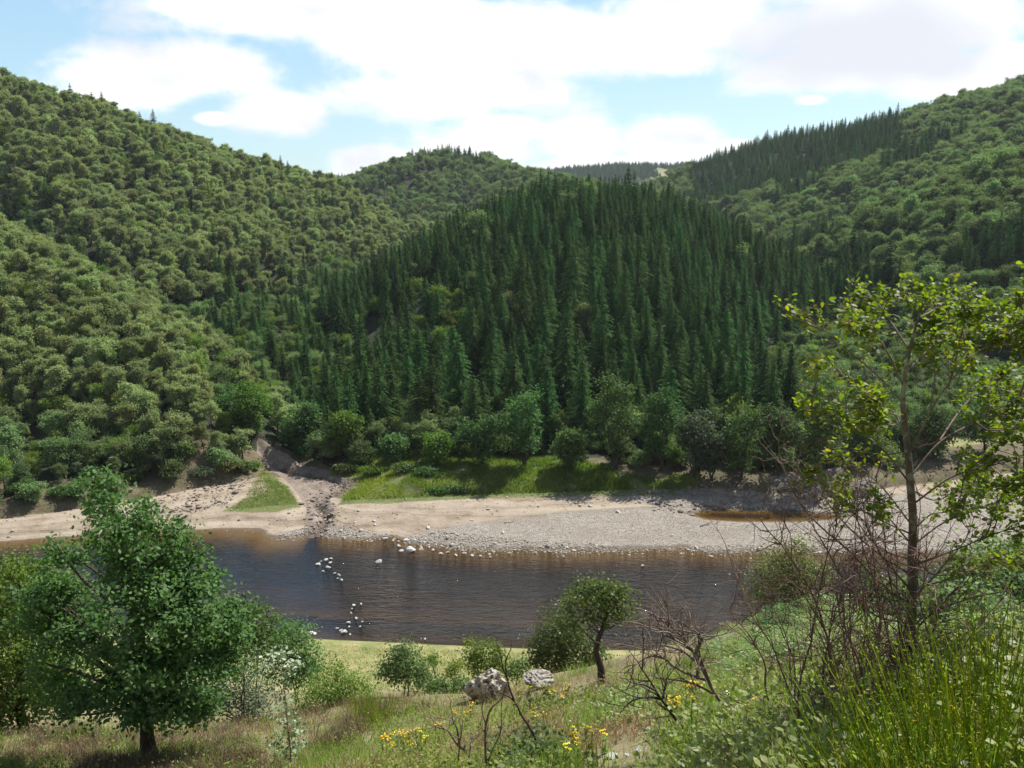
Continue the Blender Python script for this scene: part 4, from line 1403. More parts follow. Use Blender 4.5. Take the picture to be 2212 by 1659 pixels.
# bushes that close the edge of the woods along the bank
ne = 0
for _ in range(2000):
    x_ = rt.uniform(-75, 62)
    yb_ = float(np.interp(x_, BANK[:, 0], BANK[:, 1]))
    off = rt.uniform(1.5, 6.0) if x_ < -36 else rt.uniform(10, 14)
    P = np.array([x_, yb_ + off, 0.0])
    if line_d(P[None, 0], P[None, 1], STREAM)[0][0] < 4.0 or poly_sd(P[None, 0], P[None, 1], [at_z(a_, b_, 2.0)[:2] for a_, b_ in [(215, 492), (236, 478), (262, 466), (285, 482), (262, 492)]])[0] < 1:
        continue
    if x_ > 14:
        P[1] = yb_ + rt.uniform(4.5, 12)
    P[2] = gz(P[0], P[1]) - 0.1
    h_ = rt.uniform(1.5, 3.3)
    v = rt.integers(4)
    west_ = x_ < -36
    t = thing('edge_shrub', 'rounded green bush closing the foot of the low spur above the narrow beach' if west_ else 'rounded green bush closing the foot of the spruce hill behind the bank grass', 'shrub', P, rt.random() * 6.28, 'bushes at the foot of the low spur' if west_ else 'bushes at the foot of the spruce hill')
    t.scale = (h_ / 10 * rt.uniform(0.9, 1.3),) * 2 + (h_ / 10,)
    obj('stem', PROTO['bush'][v][0], t)
    obj('crown', PROTO['bush'][v][1], t)
    ne += 1
    if ne >= 130:
        break
for px, py in [(210, 366), (215, 378), (220, 388), (226, 398), (231, 408), (237, 418), (243, 428), (250, 436), (218, 400), (228, 415), (236, 430), (212, 384)]:
    P = hit(px, py)
    v = rt.integers(4)
    h_ = rt.uniform(2.4, 4.2)
    t = thing('gully_shrub', 'dark green bush filling the gully behind the low spur', 'shrub', P, rt.random() * 6.28, 'bushes in the gully behind the low spur')
    t.scale = (h_ / 10 * rt.uniform(0.9, 1.3),) * 2 + (h_ / 10,)
    obj('stem', PROTO['bush'][v][0], t)
    obj('crown', PROTO['bush'][v][1], t)
BANKB = [
    (200, 477, 466, 26, M_GREY, 'grey green round bush on the bank below the low spur'),
    (228, 474, 455, 30, M_OLIVEB, 'olive bush at the nose of the low spur'),
    (246, 472, 459, 16, M_SHRUB, 'small green bush above the mud stream bed'),
    (254, 468, 461, 9, M_FRESH, 'tiny bush at the lip of the stream bed'),
    (130, 482, 470, 24, M_SHRUB, 'dark bush in the shade below the low spur'),
    (60, 497, 485, 22, M_SHRUB, 'shaded bush low on the bank beside the narrow beach'),
    (425, 476, 466, 22, M_ALDER, 'low bush at the back of the yellow green bank grass'),
    (372, 476, 464, 30, M_FRESH, 'yellow green bush beside the mud stream bed'),
    (460, 492, 486, 22, M_ALDER, 'low clump of dark weeds at the lower edge of the bank grass'),
    (440, 492, 487, 18, M_ALDER, 'smaller weed clump at the lower edge of the bank grass'),
    (345, 474, 462, 26, M_SHRUB, 'bush leaning over the mud stream bed'),
    (404, 472, 462, 26, M_SHRUB, 'leafy bush at the shade line of the bank grass'),
]
for i, (px, pb, pt, w, mt, lab) in enumerate(BANKB):
    P = hit(px, pb)
    plant('bank_shrub', lab, 'shrub', P[1], [(px, (pb + pt) / 2 + 1, w * 0.4, (pb - pt) * 0.5), (px - w * 0.28, pb - (pb - pt) * 0.4, w * 0.24, (pb - pt) * 0.4), (px + w * 0.28, pb - (pb - pt) * 0.38, w * 0.24, (pb - pt) * 0.4)], mt, 90, 14, 0.2, 400 + i,
          'shrubs on the far bank', QUAD, limbs=6, tr_r=0.06, limb_r=0.03, cr=0.2, base=(P[0], P[1]))

# the trees and shrubs below the viewpoint
tree_base = hit(149, 758)
plant('oak_tree', 'big leafy oak with dark trunk standing on the dry slope', 'tree', tree_base[1],
      [(108, 500, 22, 26), (98, 520, 26, 22, .5), (130, 535, 34, 30, -.5), (92, 560, 46, 36, 0), (150, 575, 46, 36, .4), (188, 590, 30, 30, -.4), (120, 610, 60, 44, -1), (176, 620, 46, 40, -.8), (210, 632, 34, 40, 0), (190, 655, 40, 40, 1), (228, 640, 16, 26, .5), (40, 625, 40, 40, 1.2), (80, 640, 50, 44, .6),
       (130, 670, 62, 40, -1.2), (186, 680, 44, 32, -.6), (90, 700, 44, 28, -.3), (150, 712, 52, 22, -1), (60, 600, 34, 34, 1.0), (222, 665, 20, 26, .4), (178, 545, 16, 20, .2), (70, 680, 46, 40, 1), (110, 712, 50, 22, .5), (196, 708, 36, 20, .5), (60, 560, 24, 22, .8), (172, 530, 9, 9), (150, 512, 11, 11), (88, 486, 9, 13), (104, 482, 7, 9), (62, 540, 13, 11), (44, 566, 14, 9), (214, 584, 13, 13), (233, 612, 13, 13), (132, 505, 9, 12), (76, 520, 9, 9), (196, 560, 12, 10)],
      M_OAK, 1700, 34, 0.098, 501, None, LEAF, trunk=[(149, 758, tree_base[1]), (147, 735, tree_base[1]), (146, 700, tree_base[1]), (142, 650, tree_base[1]), (133, 600, tree_base[1]), (124, 550, tree_base[1]), (112, 505, tree_base[1])],
      limbs=90, tr_r=0.165, limb_r=0.05, cr=0.16, inner=0.15, up=0.5, holes=1.0, base=(tree_base[0], tree_base[1]))
tb = hit(20, 742)
plant('oak_tree', 'yellowish oak partly cut off, crowding behind the big leafy oak', 'tree', tb[1] + 3.5,
      [(5, 585, 40, 30), (25, 572, 30, 20), (48, 596, 34, 30, .5), (20, 640, 60, 50, .5), (70, 700, 44, 26), (-20, 715, 50, 24), (30, 690, 60, 40, 1), (-10, 630, 50, 40), (40, 640, 46, 40, -.5), (5, 680, 52, 36), (55, 690, 40, 36, -.6), (20, 715, 44, 18), (-40, 600, 40, 40), (-40, 680, 50, 40), (72, 655, 30, 34)],
      M_FRESH, 820, 36, 0.11, 502, None, LEAF, limbs=40, tr_r=0.17, limb_r=0.05, cr=0.27, inner=0.4, up=0.5)
NEAR = [
    # name, label, category, D, blobs, material, clumps, leaves, leaf size, clump radius
    ('oak_shrub', 'olive green bush tucked against the big leafy oak, above the water', 'shrub', 46, [(255, 632, 26, 26), (240, 650, 24, 30), (272, 645, 22, 24), (258, 612, 14, 12), (230, 620, 16, 18)], M_SHRUB, 200, 26, 0.17, 0.34),
    ('oak_shrub', 'darker bush at the end of the meadow strip, touching the olive bush', 'shrub', 44, [(295, 650, 24, 24), (276, 668, 26, 28), (308, 672, 18, 22), (290, 634, 12, 10), (300, 680, 22, 22)], M_OAK, 200, 26, 0.16, 0.34),
    ('willow_shrub', 'blue grey willow bush beside the pale sapling', 'shrub', 25, [(245, 672, 18, 16), (232, 694, 24, 22), (256, 700, 22, 20), (215, 708, 18, 18), (246, 720, 24, 14)], M_GREY, 200, 26, 0.075, 0.2),
    ('willow_shrub', 'bright green dense bush between pale sapling and heath', 'shrub', 26, [(334, 688, 26, 22), (318, 704, 24, 20), (352, 700, 24, 22), (366, 712, 16, 14), (338, 668, 10, 10), (306, 716, 18, 14), (340, 716, 30, 12)], M_FRESH, 260, 28, 0.075, 0.2),
    ('round_shrub', 'dark rounded shrub alone on the meadow strip', 'shrub', 46, [(402, 662, 18, 16), (392, 675, 16, 15), (414, 676, 16, 16), (405, 650, 10, 8), (424, 684, 10, 12)], M_OAK, 170, 24, 0.15, 0.28),
    ('round_shrub', 'light green airy shrub behind the pale rock', 'shrub', 49, [(486, 652, 14, 12), (474, 662, 11, 14), (496, 664, 12, 14), (470, 646, 6, 9), (484, 672, 18, 10)], M_FRESH, 130, 22, 0.15, 0.28),
    ('round_shrub', 'large leafy shrub below the windswept tree', 'shrub', 43, [(556, 658, 24, 20), (540, 665, 14, 20), (580, 655, 22, 22), (566, 634, 18, 18), (548, 642, 16, 18), (596, 668, 18, 16), (556, 618, 10, 9), (572, 672, 26, 14)], M_SHRUB, 300, 26, 0.15, 0.32),
    ('broom_bush', 'small green broom bush on the meadow below the light green shrub', 'shrub', 47, [(455, 668, 8, 7), (450, 676, 7, 6)], M_FRESH, 40, 20, 0.12, 0.2),
    ('broom_bush', 'tiny green bush on the open meadow strip', 'shrub', 52, [(434, 661, 6, 5)], M_FRESH, 30, 20, 0.12, 0.2),
    ('broom_bush', 'low green bush between the dark shrub and the pale rock', 'shrub', 42, [(448, 692, 12, 8), (436, 688, 9, 8), (462, 686, 10, 9)], M_SHRUB, 80, 22, 0.12, 0.24),
    ('broom_bush', 'thin bush beside the large leafy shrub at the meadow', 'shrub', 46, [(520, 668, 11, 8), (512, 676, 9, 7)], M_SHRUB, 60, 18, 0.12, 0.24),
    ('olive_bush', 'olive brown bush standing out against the river behind the bracken', 'shrub', 31, [(788, 572, 30, 22), (768, 586, 22, 18), (810, 580, 20, 24), (790, 551, 18, 12), (758, 598, 14, 10), (795, 600, 34, 20)], M_OLIVEB, 280, 26, 0.10, 0.26),
    ('dark_bush', 'dark bush in shade behind the sapling trunk', 'shrub', 17, [(1005, 560, 30, 26), (980, 575, 24, 22), (1030, 580, 30, 30), (960, 590, 20, 16)], M_OAK, 220, 24, 0.08, 0.2),
]
for i, (nm, lab, cat, D, bl, mt, nc, nl, lf, cr_) in enumerate(NEAR):
    plant(nm, lab, cat, D, bl, mt, nc, nl, lf, 600 + i, None, LEAF, limbs=14, tr_r=0.05, limb_r=0.022, cr=cr_, stems=4)
wb = hit(602, 684)
wd = wb[1]
plant('windswept_tree', 'small leaning tree with flat windswept crown against the water', 'tree', wd,
      [(592, 596, 26, 12), (612, 606, 20, 13, -.2), (576, 612, 18, 12, .2), (622, 595, 9, 7), (570, 626, 12, 7), (600, 588, 16, 7), (560, 634, 8, 5), (620, 618, 9, 7), (602, 618, 12, 8)],
      M_SHRUB, 170, 24, 0.072, 640, None, LEAF, trunk=[(602, 684, wd), (601, 668, wd), (596, 652, wd), (598, 640, wd), (603, 628, wd), (606, 615, wd), (608, 600, wd)], limbs=34, tr_r=0.105, limb_r=0.03, cr=0.17, up=0.5, base=(wb[0], wb[1]))


# ------------------------------------------------------------------ wood: dead shrubs, stems, sapling
def spline(P, n=14):
    P = np.asarray(P, float)
    t = np.linspace(0, len(P) - 1, n)
    i = np.clip(t.astype(int), 0, len(P) - 2)
    f = (t - i)[:, None]
    Q = np.concatenate([[2 * P[0] - P[1]], P, [2 * P[-1] - P[-2]]])
    a, b, c, d = Q[i], Q[i + 1], Q[i + 2], Q[i + 3]
    return 0.5 * (2 * b + (c - a) * f + (2 * a - 5 * b + 4 * c - d) * f ** 2 + (3 * b - a - 3 * c + d) * f ** 3)


def twigs(rng, g, P, n, L, r, lift=0.05, sub=2, mat=0, from_=0.25):
    for _ in range(n):
        k = rng.integers(int(len(P) * from_), len(P))
        k = min(max(k, 1), len(P) - 1)
        t = P[k] - P[k - 1]
        d = unit(unit(t) * 0.7 + rng.normal(size=3) * 0.65 + np.array([0, 0, 0.25]))
        l = L * rng.uniform(0.4, 1.2)
        Q = wander(rng, P[k], d, l, 6, 0.22, lift)
        g.tube(Q, np.linspace(r, r * 0.35, 6), 4, rng.random(), mat)
        if sub:
            twigs(rng, g, Q, sub, L * 0.5, r * 0.6, lift, 0, mat, 0.3)


def dead_shrub(label, D, branches, seed, mat, r0=0.016, ntw=5, Ltw=0.35, group='dead shrubs on the slope', dz=0.25):
    rng = np.random.default_rng(seed)
    g = Geo()
    b0 = at(branches[0][0][0], branches[0][0][1], D)
    root = np.array([b0[0], b0[1], gz(b0[0], b0[1])])
    for bi, br in enumerate(branches):
        off = rng.normal() * dz if bi else 0
        Q = np.array([at(p[0], p[1], D + off * (i / max(1, len(br) - 1))) for i, p in enumerate(br)])
        if bi == 0 or (len(br[0]) > 2):
            Q[0, 2] = min(Q[0, 2], gz(Q[0, 0], Q[0, 1]) - 0.05)
        Q = spline(Q, 6 * len(br)) - root
        r = r0 * (1 if bi == 0 else rng.uniform(0.5, 0.8))
        g.tube(Q, np.linspace(r, r * 0.3, len(Q)), 6, rng.random())
        twigs(rng, g, Q, ntw, Ltw, r * 0.4, 0.02, 2)
    o = obj('dead_shrub', g.mesh('dead_shrub', [mat], True), None, root)
    return tag(o, label, 'dead shrub', group)


dd = hit(538, 766)[1]
dead_shrub('charred forked branch arching up and over beside the pale rock', dd, [[(540, 775), (538, 747), (530, 728), (522, 716), (514, 701), (501, 693), (484, 688)], [(520, 714), (518, 702), (521, 698)], [(514, 700), (509, 686), (505.5, 664), (511, 648)], [(507, 678), (503, 668), (501, 655)]], 801, M_CHAR, 0.024, 3, 0.25)
dead_shrub('upright dead stems with thin forks in front of the pale rock', dd - 0.4, [[(487, 778), (485.5, 749), (486, 725), (491, 709), (501, 699), (505, 687)], [(478, 775, 1), (493, 749), (501, 730), (501.5, 704), (508, 680)], [(486, 725), (482, 710), (484, 695)]], 802, M_DEAD, 0.020, 5, 0.35)
dead_shrub('stout broken dead branch leaning low over the yellow flowers', dd - 0.6, [[(476, 778), (468, 755), (457, 743.7), (448, 731), (440, 728)], [(460, 748), (457, 729), (453, 721)], [(466, 775, 1), (470, 752), (472, 737)], [(457, 778, 1), (459, 752), (463, 720)]], 803, M_DEAD, 0.026, 4, 0.3)
dr = hit(742, 734)[1]
dead_shrub('long bleached dead broom arching over toward the water', dr, [[(744, 738), (732, 715), (718, 698), (709, 683), (702, 668), (696, 653), (681, 643), (663, 634)], [(716, 696), (697, 685), (675, 680), (655, 678)], [(708, 681), (686, 673), (672, 665), (662, 657), (646, 658), (624, 674)],
                                                                    [(698, 679), (696, 658), (688, 641), (690, 624)], [(696, 653), (702, 638), (697, 633)], [(672, 638), (670, 629), (667, 601)], [(690, 648), (676, 630), (660, 625)], [(700, 664), (680, 650), (655, 645), (640, 652)], [(712, 688), (700, 655), (698, 635)]], 804, M_DEAD, 0.026, 11, 0.5)
dead_shrub('dark low dead branch bending over the bare stony patch', dr - 0.5, [[(712, 741), (680, 724), (669, 709), (661, 699), (650, 681), (639, 665)], [(661, 699), (648, 697), (632, 701), (620, 713)], [(663, 698), (666, 680)], [(655, 690), (640, 684), (625, 690)]], 805, M_CHAR, 0.024, 8, 0.4)
dead_shrub('grey brush of dead broom twigs between heath and flowers', hit(318, 742)[1], [[(316, 740), (318, 728), (325, 716)], [(314, 740), (308, 728), (300, 720)], [(318, 740), (330, 730), (342, 722)], [(315, 740), (314, 726), (312, 714)], [(317, 741), (336, 734), (352, 728)]], 806, M_DEAD, 0.012, 14, 0.4)
dead_shrub('fallen grey branches lying across the dry slope below the oak', hit(215, 760)[1], [[(205, 768), (222, 752), (240, 742), (258, 748)], [(222, 752), (218, 742), (222, 734)], [(240, 742), (262, 746), (280, 744)], [(190, 766), (206, 752), (212, 740)]], 807, M_DEAD, 0.014, 7, 0.4)
rth = np.random.default_rng(91)
TH_L = ['bare reddish stems crowding the frame edge of the thicket by the dead broom', 'bare thicket stems just in front of the sapling trunk', 'tall bare stems reaching up into the sapling branches', 'tangled bare stems on the bramble side of the thicket', 'thin bare stems at the base of the sapling', 'bent bare stems beside the green broom']
for i, (px, py, n_, hh) in enumerate([(812, 764, 5, 1.9), (845, 742, 6, 2.0), (868, 716, 5, 2.3), (796, 728, 5, 1.5), (892, 700, 5, 1.6), (878, 752, 4, 1.4)]):
    g = Geo()
    P0 = hit(px, py)
    for k in range(n_):
        b = np.array([rth.normal() * 0.28, rth.normal() * 0.3, 0])
        b[2] = gz(P0[0] + b[0], P0[1] + b[1]) - P0[2] - 0.03
        Q = wander(rth, b, (rth.normal() * 0.18, rth.normal() * 0.18, 1), hh * rth.uniform(0.6, 1.15), 16, 0.13, 0.05)
        r = rth.uniform(0.007, 0.013)
        g.tube(Q, np.linspace(r, r * 0.35, 16), 6, rth.random(), 0)
        twigs(rth, g, Q, 18, 0.45, r * 0.45, 0.0, 3, 0, 0.12)
    o = obj('bare_shrub', g.mesh('bare_shrub', [M_RED], True), None, P0)
    tag(o, TH_L[i], 'bare shrub', 'bare thicket stems around the sapling')

# oak sapling in the foreground
rj = np.random.default_rng(101)
jb = hit(905, 692)
JD = jb[1]
root = thing('oak_sapling', 'slender oak sapling with backlit yellow green leaves and mossy trunk', 'tree', jb, 0)
tg, bg_, cg = Geo(), Geo(), Geo()


def jp(pts, dz=0.0):
    n = len(pts)
    return spline(np.array([at(p[0], p[1], JD + (p[2] if len(p) > 2 else dz * i / max(1, n - 1))) for i, p in enumerate(pts)]) - jb, 6 * n)


Tm = jp([(903, 700), (906, 670), (909, 640), (912, 600), (912, 560), (913, 520), (910, 480), (908, 452), (905, 425), (903, 400), (906, 370), (911, 345), (917, 322), (921, 308)])
tg.tube(Tm, np.interp(np.linspace(0, 1, len(Tm)), [0, 0.06, 0.5, 1], [0.060, 0.046, 0.030, 0.005]), 10)
LEAFY = [([(904, 405), (880, 378), (850, 352), (820, 326), (803, 311)], 0.4, 0.8), ([(903, 385), (885, 348), (868, 330), (850, 318)], -0.4, 0.5), ([(908, 348), (893, 325), (880, 306), (870, 297)], 0.5, 0.4),
         ([(909, 455), (930, 412), (950, 382), (978, 352), (1005, 332), (1034, 316)], -0.3, 0.3), ([(950, 382), (960, 342), (963, 328), (966, 310)], -0.6, 0.3), ([(978, 352), (1000, 342), (1040, 336)], -0.2, 0.3),
         ([(912, 475), (940, 442), (975, 422), (1020, 396), (1055, 380)], 0.5, 0.3), ([(912, 505), (950, 478), (990, 466), (1044, 452)], -0.5, 0.3), ([(911, 485), (885, 452), (855, 428), (825, 412), (803, 404)], -0.5, 0.95),
         ([(911, 524), (880, 485), (852, 463), (822, 452)], 0.5, 0.95), ([(906, 432), (885, 402), (855, 382), (812, 362)], 0.6, 0.75), ([(913, 545), (945, 522), (985, 506), (1040, 490)], 0.4, 0.3),
         ([(913, 565), (950, 552), (1000, 532), (1045, 520)], -0.4, 0.35), ([(919, 318), (934, 310), (946, 304)], 0.3, 0.4), ([(911, 534), (880, 520), (852, 506), (828, 500)], -0.3, 0.95), ([(940, 440), (962, 408), (985, 385), (1010, 372)], 0.8, 0.3),
         ([(906, 372), (928, 350), (943, 335), (951, 318)], 0.6, 0.35), ([(930, 412), (935, 375), (932, 355), (938, 332)], 0.5, 0.3), ([(912, 490), (935, 500), (960, 490), (985, 478)], 0.9, 0.3), ([(975, 422), (995, 432), (1030, 425)], 0.3, 0.3),
         ([(905, 420), (890, 425), (875, 410), (866, 395)], -0.8, 0.5), ([(990, 466), (1010, 480), (1030, 476)], -0.6, 0.3), ([(1005, 326), (1013, 316), (1020, 304)], 0.2, 0.35), ([(1020, 396), (1028, 372), (1035, 350)], -0.2, 0.3), ([(912, 590), (945, 580), (985, 565), (1030, 560)], 0.6, 0.4)]
LC, LN, LA, LS, LT = [], [], [], [], []


def leaf_spray(Q, per_m, nleaf, yel, tl=0.22, start=0.25):
    tl = tl * 0.72
    L = np.linalg.norm(np.diff(Q, axis=0), axis=1).sum()
    for _ in range(int(L * per_m)):
        f = start + (1 - start) * math.sqrt(rj.random())
        k = min(int(f * (len(Q) - 1)), len(Q) - 2)
        a = Q[k] + (Q[k + 1] - Q[k]) * rj.random()
        d = unit(unit(Q[k + 1] - Q[k]) * 0.8 + rj.normal(size=3) * 0.6 + np.array([0, 0, 0.08]))
        w_ = wander(rj, a, d, tl * rj.uniform(0.3, 1.3), 4, 0.2, 0.03)
        bg_.tube(w_, np.linspace(0.0035, 0.0016, 4), 4, rj.random())
        yy = yel * (0.35 + 0.65 * f)
        for _ in range(rj.poisson(nleaf)):
            p = w_[rj.integers(1, 4)] + rj.normal(size=3) * 0.022
            ax = unit(d * 0.6 + rj.normal(size=3) * 0.7 + np.array([0, 0, -0.1]))
            LC.append(p)
            LA.append(ax)
            LN.append(rj.normal(size=3) * 0.55 + np.array([0, -0.1, 0.9]))
            LS.append(rj.uniform(0.030, 0.060))
            LT.append(np.clip((0.78 if rj.random() < yy * 0.26 else 0.36) + rj.normal() * 0.14, 0, 1))


for pts, dz, yel in LEAFY:
    Q = jp(pts, dz * 1.3)
    bg_.tube(Q, np.linspace(0.0085, 0.0025, len(Q)), 6, rj.random())
    leaf_spray(Q, 24 if yel < 0.6 else 13, 9, yel)
    for _ in range(4 if yel < 0.6 else 3):
        k = rj.integers(len(Q) // 3, len(Q) - 2)
        d = unit(unit(Q[k + 1] - Q[k]) + rj.normal(size=3) * 0.7)
        Q2 = wander(rj, Q[k], d, rj.uniform(0.22, 0.42), 8, 0.15, 0.0)
        bg_.tube(Q2, np.linspace(0.007, 0.002, 8), 5, rj.random())
        leaf_spray(Q2, 24 if yel < 0.6 else 11, 9, yel, 0.16, 0.2)
leaf_spray(Tm[-20:], 14, 8, 0.3)
for pts, dz in [([(912, 560), (935, 575), (965, 570), (1000, 555)], 0.5), ([(910, 600), (895, 585), (880, 575), (866, 572)], 0.5), ([(909, 630), (930, 612), (950, 608), (975, 600)], 0.3), ([(912, 545), (895, 525), (884, 512), (878, 500)], -0.6), ([(913, 530), (930, 515), (945, 512), (960, 505)], -0.4)]:
    Q = jp(pts, dz)
    bg_.tube(Q, np.linspace(0.008, 0.002, len(Q)), 5, rj.random())
    leaf_spray(Q, 16, 8, 0.3)
# leafless lower boughs
for pts, dz in [([(910, 604), (880, 582), (850, 552), (820, 526), (802, 506), (788, 480), (779, 450), (781, 430)], -0.4), ([(911, 575), (870, 547), (838, 516), (815, 486), (797, 477)], 0.3), ([(908, 624), (870, 612), (845, 582), (825, 546), (808, 518)], -0.6),
                ([(912, 560), (880, 548), (860, 525), (845, 495), (842, 470)], 0.6), ([(909, 640), (930, 615), (965, 600), (1010, 590), (1040, 585)], -0.4), ([(908, 650), (935, 640), (980, 618), (1040, 600)], 0.2), ([(907, 660), (880, 640), (855, 610), (848, 580)], 0.3),
                ([(912, 600), (940, 570), (965, 540), (975, 515)], 0.5), ([(906, 672), (930, 660), (960, 655), (1000, 640)], -0.3), ([(911, 590), (885, 560), (868, 530), (862, 500)], -0.5)]:
    Q = jp(pts, dz)
    bg_.tube(Q, np.linspace(0.010, 0.0025, len(Q)), 6, rj.random())
    twigs(rj, bg_, Q, 16, 0.42, 0.0042, 0.03, 3, 0, 0.2)
leaf_spray(jp([(800, 486), (806, 478), (815, 470)], -0.2), 60, 9, 1.4, 0.08, 0.0)
leaf_spray(jp([(835, 486), (840, 482), (845, 480)], 0.3), 40, 6, 1.2, 0.08, 0.0)
obj('trunk', tg.mesh('trunk', [M_OBARK], True), root)
obj('branches', bg_.mesh('branches', [M_DEAD], True), root)
cg.leaves(np.array(LC), np.array(LN), np.array(LS), OAKLEAF, rj, np.array(LT), axis=np.array(LA), fold=0.18)
obj('leaves', cg.mesh('leaves', [M_OAKY]), root)

# pale leaved young tree
pb_ = hit(291, 766)
PD = pb_[1]
root = thing('pale_sapling', 'thin sapling with whitish leaves and orange tips in front of the bushes', 'tree', pb_, 0)
g, c2 = Geo(), Geo()
Q = spline(np.array([at(px, py, PD) for px, py in [(291, 770), (290, 745), (287, 720), (285, 695), (281, 672), (279, 652)]]) - pb_, 30)
g.tube(Q, np.linspace(0.018, 0.004, 30), 6)
for px, py, r, n_, t_ in [(279, 657, 10, 80, 0.75), (288, 668, 9, 60, 0.75), (270, 664, 7, 36, 0.7), (296, 664, 7, 36, 0.8), (284, 684, 6, 24, 0.5), (279, 714, 9, 50, 0.4), (291, 727, 11, 70, 0.35), (281, 738, 10, 60, 0.3), (297, 742, 9, 50, 0.35), (287, 754, 11, 60, 0.3), (286, 700, 6, 24, 0.45), (298, 720, 6, 24, 0.4)]:
    c = at(px, py, PD + rj.normal() * 0.1) - pb_
    k = int(np.argmin(np.linalg.norm(Q - c - np.array([0, 0, -0.1]), axis=1)))
    g.tube(np.array([Q[k], (Q[k] + c) / 2 + np.array([0, 0, 0.03]), c]), [0.006, 0.004, 0.002], 4)
    m_ = r * mpp(c + pb_)
    P = c + rj.normal(size=(n_, 3)) * m_ * 0.55
    c2.leaves(P, rj.normal(size=(n_, 3)) * 0.6 + np.array([0, -0.2, 0.8]), rj.uniform(0.06, 0.11, n_), LEAF, rj, np.clip(t_ + rj.normal(size=n_) * 0.14, 0, 1), fold=0.15)
obj('trunk', g.mesh('trunk', [M_RED], True), root)
obj('leaves', c2.mesh('leaves', [M_PALE]), root)

# ------------------------------------------------------------------ pale rocks on the slope
g = rock_geo(np.random.default_rng(12), 5, 10, (1.15, 0.8, 1.0), 0.12, 0.3)
P = hit(486, 703)
o = obj('rock', g.mesh('rock', [M_ROCK]), None, (P[0], P[1] + 0.35, P[2] + 0.28))
r = 23 * mpp(P)
o.scale = (r, r, r * 0.98)
o.rotation_euler = (0.15, -0.2, 0.6)
tag(o, 'large pale craggy rock standing on the grassy slope', 'rock')
g = rock_geo(np.random.default_rng(9), 4, 20, (1, 0.8, 0.7), 0.07, 0.2)
P = hit(538, 690)
o = obj('rock', g.mesh('rock', [M_ROCK]), None, (P[0], P[1] + 0.3, P[2] + 0.12))
r = 14 * mpp(P)
o.scale = (r * 1.05, r, r)
tag(o, 'smaller pale rock half hidden by yellow flowers', 'rock')
for px, py, w, lab in [(652, 733, 16, 'flat cream stone under the dark low dead branch'), (613, 758, 20, 'flat grey green stone on the bare patch'), (630, 757, 12, 'small pale stone beside the flat stone on the bare patch'), (640, 752, 14, 'long pale stone at the edge of the brambles')]:
    stone(px, py, w, lab, None, None, 0.45, 'flat_stone', None, 'stone')

# ------------------------------------------------------------------ broom, bracken, ground cover
rb = np.random.default_rng(131)


def broom_geo(rng, n, h, spread):
    g = Geo()
    C, N, A, S, T = [], [], [], [], []
    for i in range(n):
        b = np.array([rng.normal() * spread * 0.35, rng.normal() * spread * 0.35, -0.15])
        d = np.array([b[0] * 0.9 + rng.normal() * 0.22, b[1] * 0.9 + rng.normal() * 0.22, 1.0])
        L = h * rng.uniform(0.4, 1.12)
        Q = wander(rng, b, d, L, 8, 0.045, 0.02)
        tt = np.clip(0.45 + rng.normal() * 0.2, 0, 1)
        g.tube(Q, np.linspace(0.0056, 0.0024, 8), 3, tt)
        for k in range(13):
            f = 0.2 + 0.8 * rng.random()
            x_ = f * 7
            j = min(int(x_), 6)
            p = Q[j] + (Q[j + 1] - Q[j]) * (x_ - j)
            C.append(p)
            N.append(rng.normal(size=3))
            A.append(unit(Q[j + 1] - Q[j]) + rng.normal(size=3) * 0.45)
            S.append(rng.uniform(0.014, 0.034))
            T.append(np.clip(tt + 0.25 * (f - 0.5) + rng.normal() * 0.15, 0, 1))
    g.leaves(np.array(C), np.array(N), np.array(S), [(0, 0), (0.16, 0.5), (0, 1), (-0.16, 0.5)], rng, np.array(T), axis=np.array(A))
    return g


BROOMS = [broom_geo(rb, 100, 1.0, 0.6).mesh('broom', [M_BROOM]) for _ in range(3)]
for i, (px, py, s, lab) in enumerate([(905, 800, 0.9, 'broom clump nearest the bare thicket stems'), (945, 805, 1.05, 'broom clump in the middle of the bright green broom'), (990, 800, 1.15, 'tall yellow tipped broom clump in the corner'), (1030, 790, 1.15, 'broom clump cut off by the edge of the view'),
                                      (925, 760, 0.8, 'shorter broom clump against the sapling base'), (970, 755, 0.95, 'broom clump behind the tall yellow tipped one'), (1012, 745, 1.0, 'broom clump below the dark bush'), (875, 815, 0.6, 'low broom clump at the lower edge beside the thicket'), (1050, 720, 1.0, 'outer broom clump below the bracken'), (960, 830, 1.0, 'lowest broom clump at the lower edge of the view'), (1015, 835, 1.0, 'lowest broom clump near the corner')]):
    P = hit(px, py)
    o = obj('broom_plant', BROOMS[i % 3], None, P)
    s *= 0.88
    o.scale = (s * 1.1, s * 1.1, s)
    o.rotation_euler = (0, 0, rb.random() * 6.28)
    tag(o, 'bright green ' + lab, 'broom', 'green broom plants')
for i, (px, py, s) in enumerate([(372, 722, 0.9), (384, 716, 0.9), (362, 716, 0.9), (378, 728, 0.75)]):
    P = hit(px, py)
    o = obj('broom_plant', BROOMS[i % 3], None, P)
    o.scale = (s, s, s)
    o.rotation_euler = (0, 0, rb.random() * 6.28)
    tag(o, 'grassy green broom tuft beside the dense bright bush', 'broom', 'broom tufts by the bright bush')


